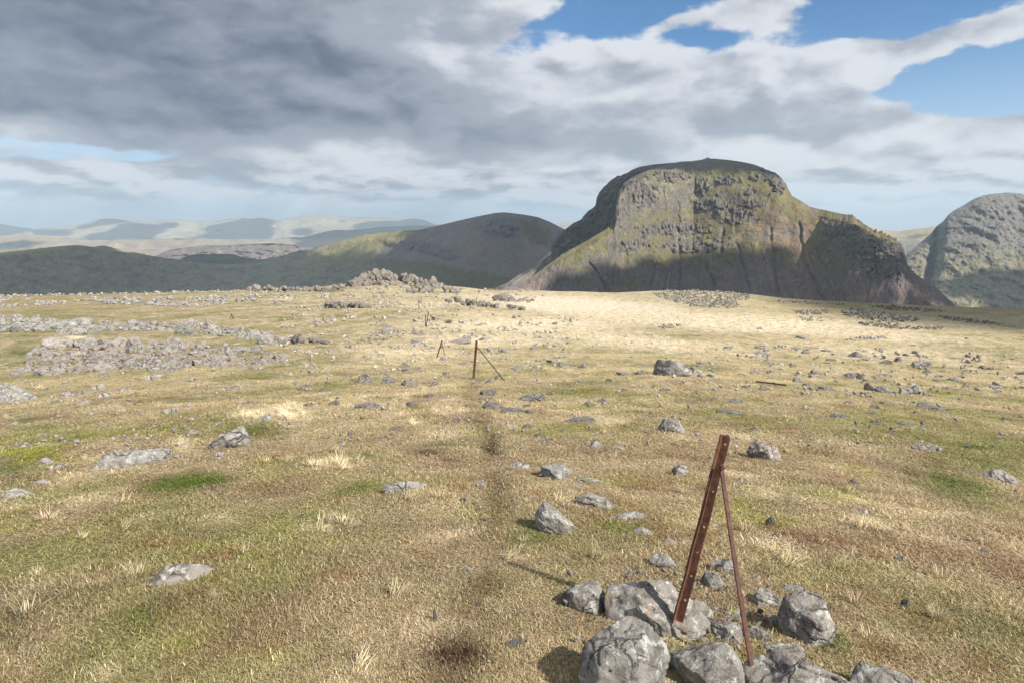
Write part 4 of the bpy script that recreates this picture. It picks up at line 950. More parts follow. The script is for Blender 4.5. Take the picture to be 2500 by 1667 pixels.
FRONT = [
 ('flat topped stone crusted with orange and white lichen, leftmost of the cluster round the post', z5([(80, 985), (130, 950), (240, 945), (310, 960), (345, 1010), (380, 1110), (350, 1135), (300, 1150), (240, 1130), (170, 1110), (130, 1060), (90, 1020)]), 45, .25),
 ('broad sloping grey slab behind the foot of the rusty post', z5([(380, 1050), (395, 970), (410, 925), (450, 920), (600, 932), (700, 920), (780, 950), (785, 1000), (830, 1070), (890, 1120), (940, 1200), (940, 1300), (880, 1330), (700, 1260), (560, 1190), (420, 1170), (385, 1110)]), 55, .22),
 ('small dark brown block wedged against the foot of the rusty post', z5([(535, 1110), (590, 1102), (680, 1105), (725, 1140), (725, 1200), (712, 1250), (690, 1290), (650, 1262), (590, 1210), (545, 1160)]), 25, .35),
 ('big rounded lichen mottled boulder at the bottom left of the post cluster', z5([(150, 1640), (190, 1450), (270, 1310), (380, 1222), (430, 1190), (470, 1158), (520, 1190), (560, 1220), (620, 1250), (660, 1310), (665, 1370), (605, 1425), (580, 1480), (500, 1680), (300, 1740)]), 40, .30),
 ('long cracked slab leaning below the foot of the rusty post', z5([(706, 1270), (750, 1245), (830, 1248), (890, 1290), (940, 1300), (985, 1290), (1050, 1360), (1100, 1440), (1170, 1580), (1140, 1680), (960, 1680), (850, 1500), (780, 1380), (715, 1300)]), 50, .25),
 ('dark topped stone just behind the thin rusty brace', z5([(950, 850), (960, 815), (1000, 796), (1080, 798), (1140, 820), (1146, 850), (1100, 872), (1040, 886), (980, 872)]), 45, .3),
 ('heart shaped white stone with yellow lichen, between post and brace', z5([(922, 890), (935, 855), (975, 860), (1020, 876), (1048, 870), (1045, 930), (1022, 990), (985, 1000), (950, 950)]), 40, .3),
 ('rough grey stone in the grass just left of the rusty post, above the cluster', z5([(608, 800), (625, 772), (660, 768), (700, 785), (750, 820), (780, 850), (765, 865), (690, 858), (640, 862), (612, 830)]), 50, .3),
 ('thin half buried slab left of the middle of the rusty post', z5([(498, 640), (510, 612), (550, 618), (600, 640), (660, 662), (690, 672), (600, 670), (540, 662)]), 72, .2),
 ('flat pale stone sunk in grass left of the post, below the thin slab', z5([(648, 705), (700, 690), (770, 695), (765, 712), (700, 722)]), 75, .2),
 ('flat grey slab in the grass right of the pointed boulder', z5([(335, 562), (380, 535), (440, 518), (500, 524), (545, 540), (480, 566), (400, 570)]), 72, .2),
 ('split slab with a dark shaded front, behind and right of the pointed boulder', z5([(162, 434), (230, 420), (290, 424), (350, 430), (400, 460), (338, 476), (328, 502), (290, 492), (240, 482), (200, 458)]), 62, .25),
 ('pointed white and yellow lichened boulder standing alone beside the path', zB([(1442, 600), (1468, 545), (1490, 514), (1520, 524), (1580, 568), (1625, 600), (1646, 640), (1600, 682), (1570, 708), (1530, 684), (1470, 652)]), 25, .35),
 ('big square shouldered boulder with a split top, right of the brace', z5([(1382, 1060), (1400, 1040), (1460, 1036), (1560, 1020), (1620, 1036), (1650, 1100), (1690, 1200), (1682, 1260), (1650, 1302), (1600, 1332), (1560, 1302), (1500, 1252), (1420, 1222), (1392, 1130)]), 35, .32),
 ('low white crusted slab capping the left of the split boulder', z5([(1238, 1030), (1270, 990), (1300, 968), (1350, 985), (1400, 1008), (1420, 1040), (1380, 1050), (1330, 1042), (1290, 1062), (1245, 1110)]), 55, .25),
 ('curved grey slab lying across the back of the split boulder', z5([(1380, 985), (1400, 962), (1440, 956), (1500, 970), (1560, 998), (1600, 1020), (1560, 1034), (1480, 1024), (1410, 1012)]), 50, .3),
 ('small triangular stone tucked at the left foot of the split boulder', z5([(1288, 1172), (1340, 1135), (1380, 1148), (1402, 1210), (1350, 1214), (1295, 1192)]), 50, .3),
 ('dark stone with one yellow lichen spot just right of the post foot', z5([(850, 1060), (880, 1052), (930, 1062), (965, 1095), (982, 1130), (930, 1182), (885, 1162)]), 45, .3),
 ('mossy pale stone inside the cluster, left of the brace foot', z5([(978, 1190), (1030, 1168), (1100, 1180), (1150, 1200), (1160, 1240), (1100, 1268), (1040, 1322), (1000, 1262)]), 45, .3),
 ('small pale stone in the moss against the brace, below the mossy stone', z5([(1060, 1300), (1100, 1270), (1150, 1272), (1165, 1310), (1145, 1335), (1090, 1350)]), 50, .3),
 ('cracked grey stone behind the foot of the brace', z5([(1165, 1240), (1210, 1210), (1280, 1230), (1335, 1270), (1280, 1312), (1200, 1292)]), 50, .3),
 ('brown grey wedge shaped stone above the bottom slab, right of the brace', z5([(1268, 1335), (1310, 1290), (1350, 1278), (1440, 1310), (1530, 1368), (1510, 1402), (1400, 1412), (1300, 1392)]), 45, .3),
 ('wide knobbly slab along the bottom edge right of the brace foot', z5([(1226, 1460), (1280, 1405), (1380, 1408), (1500, 1428), (1600, 1446), (1770, 1450), (1815, 1480), (1822, 1560), (1780, 1680), (1300, 1680), (1235, 1560)]), 45, .28),
 ('pale stone at the very bottom below the foot of the brace', z5([(1180, 1590), (1200, 1552), (1260, 1540), (1320, 1562), (1345, 1660), (1170, 1690)]), 45, .3),
 ('long ridged slab with yellow green lichen in the bottom right of the cluster', zC([(700, 1540), (705, 1490), (730, 1458), (800, 1480), (900, 1520), (1000, 1530), (1100, 1568), (1160, 1640), (900, 1690), (690, 1660)]), 50, .28),
 ('slim pale splinter of rock standing between post and brace', z5([(1040, 1168), (1060, 1130), (1100, 1100), (1140, 1072), (1150, 1100), (1120, 1140), (1075, 1160)]), 40, .25),
 ('upright pinkish grey block in the turf behind the top of the brace', z5([(1204, 145), (1225, 95), (1255, 75), (1300, 92), (1350, 125), (1395, 168), (1376, 206), (1290, 212), (1240, 182)]), 30, .3),
 ('small lichen spotted block left of the top of the rusty post', z5([(722, 290), (725, 250), (760, 232), (815, 232), (820, 255), (790, 290), (745, 302)]), 40, .3),
 ('low cracked pair of grey stones right of the brace top', z5([(1130, 325), (1145, 308), (1180, 308), (1215, 320), (1212, 345), (1160, 348)]), 50, .3),
 ('flat white edged slab left of the lichen spotted block', z5([(155, 325), (185, 305), (240, 302), (290, 318), (332, 332), (280, 342), (200, 338)]), 70, .2),
 ('pale yellowish slab just in front of the white edged slab', z5([(72, 352), (110, 342), (150, 345), (190, 378), (150, 380), (100, 368)]), 70, .2),
 ('small dark sided stone in a green hollow left of the post top', z5([(355, 140), (365, 112), (400, 112), (440, 132), (420, 152), (370, 152)]), 50, .3),
 ('low wedge of grey stone left of the green hollow stone', z5([(225, 110), (240, 88), (270, 86), (298, 100), (262, 118), (245, 124)]), 50, .3),
 ('chunky pale boulder with a mossy top between the big boulder and the post', zE([(712, 1215), (716, 1180), (740, 1160), (800, 1150), (870, 1160), (925, 1190), (950, 1225), (900, 1262), (830, 1250), (760, 1240)]), 45, .35),
 ('angular pale slab with a narrow pointed tail, left of the pointed boulder top', zB([(1462, 305), (1500, 288), (1560, 285), (1618, 300), (1600, 350), (1575, 404), (1545, 380), (1490, 345)]), 62, .2),
 ('rounded pale stone beside a cleft stone on the right rim of the path', zB([(1268, 318), (1290, 288), (1330, 283), (1380, 312), (1378, 338), (1335, 342), (1300, 330)]), 50, .3),
 ('long low grey bar of rock with a blunt left end, left of the path', zB([(550, 470), (550, 440), (572, 424), (640, 412), (720, 402), (785, 396), (780, 412), (700, 436), (620, 452), (575, 488)]), 60, .3),
 ('thin dark edged slab lying in the turf at the lower left', zA([(830, 992), (862, 970), (905, 935), (945, 905), (1000, 893), (1100, 900), (1190, 902), (1245, 908), (1200, 932), (1080, 968), (960, 1000), (862, 1032)]), 68, .18),
 ('long yellow lichened slab on the left of the meadow', zA([(535, 342), (570, 310), (640, 280), (690, 232), (780, 236), (880, 225), (945, 232), (1000, 268), (1000, 292), (930, 300), (850, 318), (740, 326), (640, 332)]), 55, .25),
 ('humped grey boulder with lichen spots, right of the long yellow lichened slab', zA([(1193, 185), (1240, 150), (1270, 122), (1300, 105), (1360, 100), (1392, 110), (1420, 150), (1432, 198), (1350, 212), (1300, 217), (1240, 217), (1205, 200)]), 35, .38),
 ('small pale stone just in front of the humped grey boulder', zA([(1214, 272), (1238, 240), (1275, 230), (1277, 250), (1245, 272)]), 55, .3),
 ('small bluish stone at the right tip of the long yellow lichened slab', zA([(992, 262), (1010, 250), (1040, 254), (1052, 272), (1010, 280)]), 50, .3),
 ('flat grey slab near the left edge, farther of an overlapping pair', zA([(165, 432), (200, 412), (240, 404), (330, 406), (310, 418), (240, 436), (185, 442)]), 70, .2),
 ('flat grey slab with yellow streaks near the left edge, nearer of an overlapping pair', zA([(-20, 512), (20, 480), (80, 455), (160, 446), (208, 458), (190, 480), (120, 500), (60, 514)]), 66, .22),
 ('low grey slab left of the long yellow lichened slab', zA([(196, 298), (215, 284), (260, 278), (315, 288), (300, 306), (240, 310)]), 62, .25),
 ('low brownish slab between the small slab and the long yellow lichened one', zA([(285, 328), (320, 310), (410, 306), (405, 322), (340, 334)]), 66, .2),
 ('crooked grey stone in moss left of the humped boulder', zA([(1056, 152), (1090, 115), (1120, 103), (1155, 108), (1158, 126), (1110, 150)]), 50, .3),
 ('knobbly stone on the far side of the straw tuft behind the humped boulder', zA([(1478, 44), (1520, 20), (1555, 28), (1552, 58), (1510, 62)]), 45, .3),
 ('large smooth grey slab cut by the left edge of the view', zD([(-90, 1010), (-60, 900), (0, 886), (60, 882), (160, 875), (200, 900), (240, 940), (350, 978), (335, 994), (200, 1002), (60, 1025), (0, 1020)]), 50, .28),
 ('pinkish humped slab right of the large smooth slab', zD([(470, 958), (520, 930), (590, 900), (618, 925), (600, 960), (560, 975), (500, 990)]), 55, .3),
 ('smaller pinkish slab overlapping the right end of the humped slab', zD([(620, 962), (640, 935), (680, 925), (735, 935), (748, 965), (690, 962)]), 60, .3),
 ('pale green tinged slab sloping up to the right beyond the pinkish slabs', zD([(770, 978), (815, 950), (865, 930), (922, 928), (916, 950), (850, 972)]), 60, .25),
 ('rounded grey stone behind the pale green tinged slab', zD([(750, 900), (760, 872), (800, 862), (850, 872), (862, 895), (830, 912), (790, 912)]), 50, .35),
 ('grey stone with a yellow lichen edge in the middle of the left meadow', zD([(985, 935), (990, 905), (1020, 890), (1058, 895), (1065, 915), (1020, 938)]), 50, .3),
 ('low grey slab nearest below the pinkish slabs', zD([(600, 1022), (650, 1000), (700, 994), (740, 1005), (735, 1030), (660, 1032)]), 62, .25),
 ('stone with a bright yellow patch in the left meadow grass', zD([(1335, 1080), (1370, 1062), (1440, 1050), (1462, 1072), (1445, 1100), (1370, 1104)]), 50, .3),
 ('flat pale slab with yellow rim just below the left boulder field', zD([(1160, 825), (1200, 800), (1260, 792), (1330, 800), (1290, 815), (1200, 838)]), 72, .2),
 ('big angular boulder standing alone right of centre', zE([(663, 786), (672, 735), (682, 700), (700, 668), (735, 645), (790, 650), (835, 665), (890, 705), (950, 748), (995, 785), (950, 800), (880, 798), (770, 792)]), 12, .45),
 ('grey slab leaning behind the right side of the big angular boulder', zE([(885, 705), (930, 695), (960, 710), (1005, 745), (1045, 752), (1040, 775), (1000, 790), (950, 770)]), 30, .3),
 ('small tilted stone at the right foot of the big angular boulder', zE([(1015, 800), (1025, 780), (1045, 770), (1072, 800), (1045, 808)]), 30, .3),
 ('dark humped rock pair partner, higher left one in the right meadow', [(2195, 963), (2200, 948), (2210, 938), (2222, 936), (2232, 946), (2228, 960), (2212, 966)], 25, .4),
 ('split dark middle lump of the humped rocks in the right meadow', [(2226, 960), (2228, 946), (2238, 940), (2248, 948), (2256, 960), (2244, 966)], 25, .4),
 ('pale rounded right end of the humped rocks in the right meadow', [(2246, 964), (2256, 954), (2266, 952), (2272, 962), (2266, 968), (2252, 968)], 30, .4),
 ('white topped slab with dark clefts near the right edge', zC([(1410, 392), (1440, 360), (1500, 350), (1580, 342), (1608, 362), (1606, 385), (1590, 408), (1500, 412), (1450, 404)]), 55, .3),
 ('thin low slab just in front of the white topped slab at the right edge', zC([(1445, 448), (1480, 440), (1540, 448), (1590, 460), (1570, 468), (1500, 458)]), 72, .25),
 ('long fissured slab standing out of the grass in the right meadow', zC([(998, 226), (1030, 202), (1080, 196), (1140, 206), (1190, 230), (1150, 238), (1080, 236)]), 62, .3),
 ('thick white streaked stone alone in the middle of the right turf', zC([(640, 590), (650, 562), (690, 556), (730, 570), (750, 590), (700, 600)]), 50, .35),
 ('small dark rounded stone alone low on the right turf', zC([(900, 858), (915, 836), (945, 828), (975, 842), (978, 862), (930, 868)]), 40, .4),
 ('long low bluish stone near the bottom right corner', zC([(1128, 1385), (1150, 1374), (1200, 1396), (1260, 1425), (1240, 1436), (1180, 1420), (1140, 1400)]), 62, .3),
 ('flat triangular dark stone on the path left of the pointed boulder', zB([(1000, 910), (1035, 900), (1072, 905), (1060, 930), (1065, 958), (1035, 950), (1012, 935)]), 75, .2),
 ('flat grey stone sunk in the path above the pale tuft', zB([(1088, 430), (1110, 412), (1140, 410), (1162, 432), (1130, 452), (1100, 445)]), 72, .2),
]
_i = 0
for lb, poly, tl_, bl_ in FRONT:
    _i += 1
    vb = max(p[1] for p in poly); big = vb > 1350
    silhouette_rock(lb, poly, tl_, bl_, seed=_i*13, amp=0.060 if big else 0.058,
                    mat=mat_rock_close if vb > 1230 else rock_material('stone_coat', 4.0 if vb > 1100 else (2.2 if vb > 960 else 1.2), lich=0.9,
                        base=(0.20, 0.172, 0.155) if 'pinkish' in lb else (0.21, 0.202, 0.19)) , voxel=None)

# ---- shared stone shapes for everything smaller
VARIANTS = []; BLOCKY = []
for k in range(22):
    rs_ = np.random.RandomState(300+k)
    pts = []
    if k < 8:
        for t in range(11):
            d = rs_.normal(size=3); d /= np.linalg.norm(d); d *= rs_.uniform(0.70, 1.05)
            pts.append((d[0], d[1], 0.36 + d[2]*0.62))
    elif k < 14:                                  # tilted slabs
        for sx in (-1, 1):
            for sy in (-1, 1):
                for zt in (0, 1):
                    pts.append((sx*rs_.uniform(.55, 1.05), sy*rs_.uniform(.5, 1.0), (0.25 + zt*rs_.uniform(.25, .6)) + sx*0.18*(k % 3-1)))
        pts.append((rs_.uniform(-.6, .6), rs_.uniform(-.5, .5), 1.0))
    else:                                         # upright cleaved blocks
        for t in range(5):
            a = t/5*6.283 + rs_.uniform(-.4, .4)
            pts.append((math.cos(a)*rs_.uniform(.75, 1), math.sin(a)*rs_.uniform(.75, 1), 0.0)); pts.append((math.cos(a)*rs_.uniform(.45, .85), math.sin(a)*rs_.uniform(.45, .85), rs_.uniform(.55, .85)))
        pts.append((rs_.uniform(-.35, .35), rs_.uniform(-.3, .3), 1.0)); pts.append((rs_.uniform(-.5, .5), rs_.uniform(-.3, .3), .95))
    for a in range(6):
        t = a/6*2*math.pi; pts.append((math.cos(t)*.85*rs_.uniform(.7, 1.05), math.sin(t)*.85*rs_.uniform(.7, 1.05), -0.25))
    me = hull_mesh('stone', pts, 0.085 if k < 8 else 0.08, 0.075 if k < 14 else 0.06, 40+k*7, bed=(rs_.uniform(-1, 1), rs_.uniform(-1, 1), 1 if k < 14 else 0.2), cuts=9, cutd=(.64, .90), smooth=False)
    VARIANTS.append(me)
_vc = {}
def get_variant(k, mat):
    if (k, mat.name) not in _vc:
        me = VARIANTS[k].copy(); me.name = 'stone'; me.materials.clear(); me.materials.append(mat); _vc[(k, mat.name)] = me
    return _vc[(k, mat.name)]
STONES = []          # (object, u, v, w, h, colour word)
MATW = {'grey': mat_rock, 'brownish': mat_rock_warm, 'dark grey': mat_rock_dark, 'weathered': mat_crag}
def place_stone(u, v, w, h, tone='grey', rs_=None, name='stone', lift=0.0, parent=None, depth=None, steep=False):
    rs_ = rs_ or np.random.RandomState(int(u*7+v*13) % 99991)
    G = P(u, v); r = math.hypot(G.x, G.y); dist = math.hypot(G.x, G.y)
    T_ = float(px_azt(u, v)[1]); sd = T_/math.sqrt(1+T_*T_); cd = math.sqrt(1-sd*sd)
    W = w/F*dist*math.sqrt(1+T_*T_)
    Hv = h/F*dist*math.sqrt(1+T_*T_)
    D = min(W*rs_.uniform(.55, .85), 0.62*Hv/max(sd, .05))
    H = max((Hv - D*sd*0.7)/cd, 0.20*W)
    hx, hy = G.x/r, G.y/r
    cx, cy = G.x+hx*D*0.45, G.y+hy*D*0.45
    vk = rs_.randint(10, 22) if name == 'block' else rs_.choice(22, p=[.055]*8+[.06]*6+[.025]*8)
    o = link(bpy.data.objects.new(name, get_variant(int(vk), MATW[tone])), parent)
    yaw = math.atan2(-hx, hy) + rs_.uniform(-.35, .35) + (math.pi if rs_.rand() < .5 else 0)
    loc = Vector((cx, cy, float(hg(cx, cy)) - 0.02*H + lift))
    if parent is not None: loc = loc - parent.location
    o.location = loc
    tiltx = rs_.uniform(-.18, .18)
    o.rotation_euler = (rs_.uniform(-.15, .15), tiltx, yaw)
    o.scale = (W*0.62, D*0.64, H*1.25) if parent is None else (W*0.53, D*0.56, H*1.02)
    if parent is None:
        STONES.append((o, u, v, w, h, tone)); ROCK_FOOT.append((cx-hx*D*.15, cy-hy*D*.15, W*.56, D*.75))
    return o
MID = [ (902, 998, 72, 28), (1006, 995, 27, 15), (1045, 972, 27, 16), (1204, 1001, 46, 22), (1250, 1009, 48, 14), (1284, 997, 19, 12), (1290, 1010, 14, 11), (1301, 978, 54, 22), (1342, 966, 14, 12), (1192, 966, 38, 19), (1000, 942, 52, 16),
 (1064, 943, 24, 19), (950, 937, 42, 19), (891, 935, 43, 23), (849, 923, 24, 7), (1096, 918, 54, 13), (1164, 940, 30, 12), (1192, 937, 27, 14), (1212, 928, 12, 13), (1227, 930, 16, 9), (1261, 903, 39, 15), (1304, 901, 24, 11), (1350, 887, 34, 12), (1374, 899, 45, 12),
 (990, 897, 33, 8), (1002, 908, 39, 6), (1127, 840, 57, 15), (1183, 832, 31, 14), (1196, 860, 18, 11), (1236, 861, 42, 9), (1304, 854, 18, 9), (948, 815, 33, 19), (1010, 818, 20, 18), (1028, 819, 20, 12), (742, 952, 24, 12), (790, 957, 24, 12), (749, 994, 21, 15), (816, 991, 24, 15), (780, 989, 10, 10),
 (968, 1051, 33, 12), (1114, 1031, 24, 13), (1140, 993, 15, 9), (1286, 1048, 24, 15), (1421, 900, 20, 16), (1486, 931, 15, 9), (1521, 917, 37, 14), (1562, 915, 22, 12), (1736, 921, 18, 9), (1812, 918, 33, 10), (1945, 937, 25, 19), (1968, 944, 24, 12), (1991, 915, 34, 16), (2071, 924, 40, 18), (1870, 953, 42, 13), (2020, 954, 45, 10),
 (1623, 954, 24, 9), (1790, 985, 46, 18), (1890, 988, 33, 7), (1781, 1012, 60, 12), (1731, 1027, 25, 10), (1526, 955, 15, 9), (1470, 983, 21, 13), (1440, 992, 24, 12), (1425, 1030, 55, 10), (2074, 988, 27, 12), (2050, 1021, 34, 10), (2125, 958, 40, 26), (2165, 962, 44, 18), (2106, 966, 16, 10), (2135, 997, 20, 10),
 (2262, 996, 40, 16), (2296, 1003, 36, 10), (2121, 1012, 23, 9), (2137, 1035, 32, 14), (2206, 1037, 42, 11), (2173, 1059, 20, 9), (2044, 1064, 22, 8), (2266, 912, 34, 9), (2330, 932, 31, 11), (2298, 922, 24, 7), (2287, 932, 20, 7), (2437, 945, 18, 9), (2164, 921, 40, 10), (2097, 926, 24, 14), (2160, 890, 33, 13), (2194, 884, 20, 12),
 (2243, 894, 26, 13), (2264, 892, 18, 9), (2088, 873, 42, 15), (2018, 858, 27, 8), (1881, 1285, 26, 21), (1895, 1312, 23, 14), (2209, 1481, 15, 17), (2082, 1184, 37, 16), (2397, 1349, 20, 10), (1168, 1478, 13, 10), (1062, 1514, 11, 22), (1255, 1580, 38, 18), (1319, 1067, 30, 13), (1334, 1080, 42, 11), (1285, 1045, 21, 10),
 (1395, 1032, 50, 12), (860, 1062, 28, 9), (1130, 1222, 12, 8), (1172, 1246, 18, 7), (1182, 1272, 26, 10), (1180, 1314, 16, 8), (1095, 1340, 12, 8), (40, 1112, 18, 9), (5, 1122, 20, 8), (107, 955, 18, 8), (135, 985, 20, 8), (265, 975, 22, 8), (335, 962, 22, 7), (160, 938, 16, 6), (40, 915, 26, 8), (415, 912, 32, 11), (250, 921, 20, 9),
 (670, 925, 22, 8), (520, 925, 10, 6), (565, 950, 30, 6), (630, 1015, 14, 8), (545, 1026, 12, 8), (550, 1015, 16, 7), (285, 1018, 12, 8), (112, 1058, 12, 8), (1380, 1258, 10, 8), (1700, 1060, 16, 8), (2240, 1010, 18, 8), (2330, 1020, 16, 7), (2400, 900, 16, 7), (2490, 915, 18, 7), (1905, 905, 16, 8), (1936, 898, 14, 7), (1868, 888, 20, 6),
 (1780, 854, 36, 8), (1858, 853, 40, 6), (1842, 864, 18, 6), (1860, 866, 26, 7), (1945, 853, 20, 6), (1968, 863, 18, 7), (1955, 872, 16, 6), (1960, 828, 26, 8), (1442, 777, 10, 5), (1855, 805, 12, 5), (1710, 890, 30, 8), (1512, 885, 16, 5), (1450, 893, 14, 5), (1855, 915, 14, 6), (1880, 925, 24, 6), (2210, 868, 12, 7), (2028, 882, 20, 7), (2230, 845, 12, 4),
 (2362, 829, 12, 5), (2415, 903, 14, 6), (1090, 905, 16, 8), (1130, 890, 22, 8), (1160, 880, 18, 6), (1050, 852, 32, 10), (1020, 838, 26, 10), (1010, 870, 24, 7), (1080, 880, 28, 8), (930, 870, 22, 6), (860, 885, 18, 6), (700, 862, 24, 8), (760, 880, 20, 6), (830, 860, 16, 5), (745, 893, 34, 9), (1070, 797, 12, 6), (1165, 796, 20, 5), (1168, 797, 20, 6), (922, 757, 10, 6),
 (925, 822, 16, 8), (985, 757, 10, 7), (2155, 985, 12, 6), (2200, 1002, 14, 6), (1350, 1000, 14, 6), (1590, 1010, 14, 6), (1640, 890, 22, 7), (1550, 1035, 12, 7), (1750, 950, 14, 6), (1690, 1000, 14, 6)]
for (u, v, w, h) in MID:
    tone = 'dark grey' if (u > 1980 and v < 960 and (u*7) % 3 == 0) else ('brownish' if (u*11+v) % 7 == 0 else 'grey')
    place_stone(u, v, w, h, tone)

def scatter_px(poly, n, wr, seed, gap=0.55, bias=None):
    rs_ = np.random.RandomState(seed); p = np.array(poly, float); lo, hi = p.min(0), p.max(0); out = []
    tries = 0
    while len(out) < n and tries < n*60:
        tries += 1
        u, v = rs_.uniform(lo[0], hi[0]), rs_.uniform(lo[1], hi[1])
        if not bool(in_poly(np.array([u]), np.array([v]), poly)[0]): continue
        w = wr[0] + (wr[1]-wr[0])*rs_.rand()**1.8
        if all(((u-a)/((w+c)*gap))**2 + ((v-b_)/((w+c)*gap*0.42))**2 > 1 for a, b_, c, _ in out):
            out.append((u, v, w, w*rs_.uniform(.26, .58)))
    return sorted(out, key=lambda t: t[1])
FIELD_A = [(60, 880), (90, 850), (150, 832), (230, 838), (330, 832), (440, 838), (540, 845), (640, 858), (690, 872), (700, 888), (640, 898), (500, 898), (380, 902), (250, 908), (150, 912), (100, 915), (60, 900)]
FIELD_B = [(-10, 775), (40, 775), (120, 790), (210, 785), (215, 800), (270, 785), (400, 790), (520, 792), (560, 800), (640, 812), (700, 830), (690, 842), (600, 832), (560, 822), (440, 820), (400, 806), (330, 810), (250, 812), (180, 822), (120, 812), (30, 812), (-10, 805)]
for (u, v, w, h) in scatter_px(FIELD_A, 105, (22, 62), 71, 0.40):
    place_stone(u, v+4, w, h, 'brownish' if (u*3+v) % 10 < 5.5 else 'grey')
for (u, v, w, h) in [(250, 905, 78, 24), (370, 893, 66, 26), (330, 860, 44, 26), (115, 915, 58, 22), (520, 888, 44, 26), (640, 892, 34, 20), (270, 885, 50, 26)]:
    place_stone(u, v+3, w, h, 'brownish')
for (u, v, w, h) in scatter_px(FIELD_B, 78, (18, 48), 72, 0.42):
    place_stone(u, v+3, w, h, 'dark grey' if (u*3+v) % 10 < 3 else 'grey')
for (u, v, w, h) in [(185, 797, 62, 22), (125, 790, 40, 18), (465, 794, 30, 19), (650, 826, 44, 20), (600, 824, 30, 18), (510, 796, 26, 16), (90, 778, 16, 10)]:
    place_stone(u, v+2, w, h, 'grey')

# ---- labels for the placed stones: what each looks like and what it lies beside
LAND = [(1645, 1480, 'the front post'), (1350, 1260, 'the pointed boulder'), (1640, 890, 'the big angular boulder'), (1157, 880, 'the straight post'), (1070, 855, 'the small leaning post'),
        (560, 1070, 'the humped grey boulder'), (330, 1125, 'the yellow lichened slab'), (50, 965, 'the large smooth slab'), (1660, 1035, 'the mossy topped boulder'), (2235, 952, 'the dark humped rocks'), (1865, 1095, 'the upright pinkish block'),
        (2350, 1165, 'the white topped slab'), (965, 1190, 'the low rock bar'), (450, 1395, 'the dark edged slab'), (1885, 940, 'the fallen iron bar'), (1041, 780, 'the paired posts'), (2090, 1255, 'the white streaked stone'), (2265, 1095, 'the long fissured slab'), (2020, 870, 'the dark rubble')]
def describe(u, v, w, h, tone):
    size = 'large' if w > 58 else 'medium' if w > 34 else 'small' if w > 17 else 'tiny'
    a = h/w
    shape = 'flat' if a < .27 else 'low' if a < .42 else 'blocky' if a < .62 else 'upright'
    if in_poly(np.array([u]), np.array([v-4.]), FIELD_A)[0] or (50 < u < 700 and 832 < v < 912 and v > 835):
        third = 'left end' if u < 240 else 'middle' if u < 470 else 'right end'
        row = 'far side' if v < 868 else 'near side'
        where = 'in the nearer boulder field, %s %s' % (third, row)
    elif u < 720 and v < 850:
        third = 'left end' if u < 220 else 'middle' if u < 470 else 'right end'
        where = 'in the farther left boulder field, %s' % third
    else:
        b_ = min(LAND, key=lambda L: ((L[0]-u)/1.0)**2 + ((L[1]-v)*1.6)**2)
        du, dv = u-b_[0], (v-b_[1])*2.2
        q_ = 'just ' if abs(du)+abs(dv) < 110 else ''
        if abs(du) > abs(dv): rel = ('right of ' if du > 0 else 'left of ')
        else: rel = ('in front of ' if dv > 0 else 'behind ')
        if abs(du) > 0.5*abs(dv) and abs(dv) > 0.5*abs(du): rel = ('in front, ' if dv > 0 else 'behind, ') + ('right of ' if du > 0 else 'left of ')
        where = q_ + rel + b_[2]
    return '%s %s %s stone %s' % (size, shape, tone, where)
bylab = {}
for t in STONES: bylab.setdefault(describe(*t[1:]), []).append(t)
ORD = ['first', 'second', 'third', 'fourth', 'fifth', 'sixth', 'seventh', 'eighth', 'ninth', 'tenth', 'eleventh', 'twelfth', 'thirteenth', 'fourteenth']
for lb, l in bylab.items():
    l.sort(key=lambda t: t[1]); n_ = len(l)
    for k, t in enumerate(l):
        if n_ == 1: pre = ''
        elif n_ == 2: pre = ('left ', 'right ')[k]
        elif n_ == 3: pre = ('leftmost ', 'middle ', 'rightmost ')[k]
        elif n_ <= 28: pre = ORD[k] + ' from left: ' if k < 14 else ORD[n_-1-k] + ' from right: '
        else: pre = ''
        tag(t[0], pre + lb, 'stone', 'stones lying on the fell top')
print('individual stones', len(STONES), 'fore rocks', len(FRONT))

# ---- crags: things made of blocks
def outcrop(label, cu, cv, blocks, name='rock_outcrop', tone='weathered'):
    g = P(cu, cv); root = link(bpy.data.objects.new(name, None)); root.location = g; tag(root, label, 'rock outcrop')
    for k_, (u, v, w, h, lift) in enumerate(blocks):
        o = place_stone(u, v, w, h, 'dark grey' if k_ % 4 == 1 else tone, name='block', parent=root, lift=lift, rs_=np.random.RandomState(int(u*31+v*17+lift*100) % 99991))
    return root
def pile(poly_top, base_v, n, wr, seed, asp=(0.6, 1.15)):
    """blocks stacked up to a skyline: (u, v) skyline pixels over a base line"""
    rs_ = np.random.RandomState(seed); tu = [p[0] for p in poly_top]; tv = [p[1] for p in poly_top]; out = []
    for k in range(n):
        u = rs_.uniform(tu[0], tu[-1]); top = np.interp(u, tu, tv); bv = base_v(u) if callable(base_v) else base_v
        t = rs_.rand()**0.8
        vb = bv + (top-bv)*t*0.72
        w = rs_.uniform(*wr); h = min(w*rs_.uniform(*asp), (vb-top)+4)
        out.append((u, vb, w, max(h, 5)))
    return out
def stack(blocks, ground_v):
    """turn image heights into real lifts: a block whose foot is seen above the ground line stands on the blocks below"""
    res = []
    for (u, v, w, h) in sorted(blocks, key=lambda b_: b_[1]):
        gv = ground_v(u) if callable(ground_v) else ground_v
        if v < gv:
            G = P(u, gv); d = math.hypot(G.x, G.y) + (gv-v)*0.05*math.hypot(G.x, G.y)/100
            res.append((u, gv, w, h, (gv-v)/F*d))
        else: res.append((u, v, w, h, 0.0))
    return res
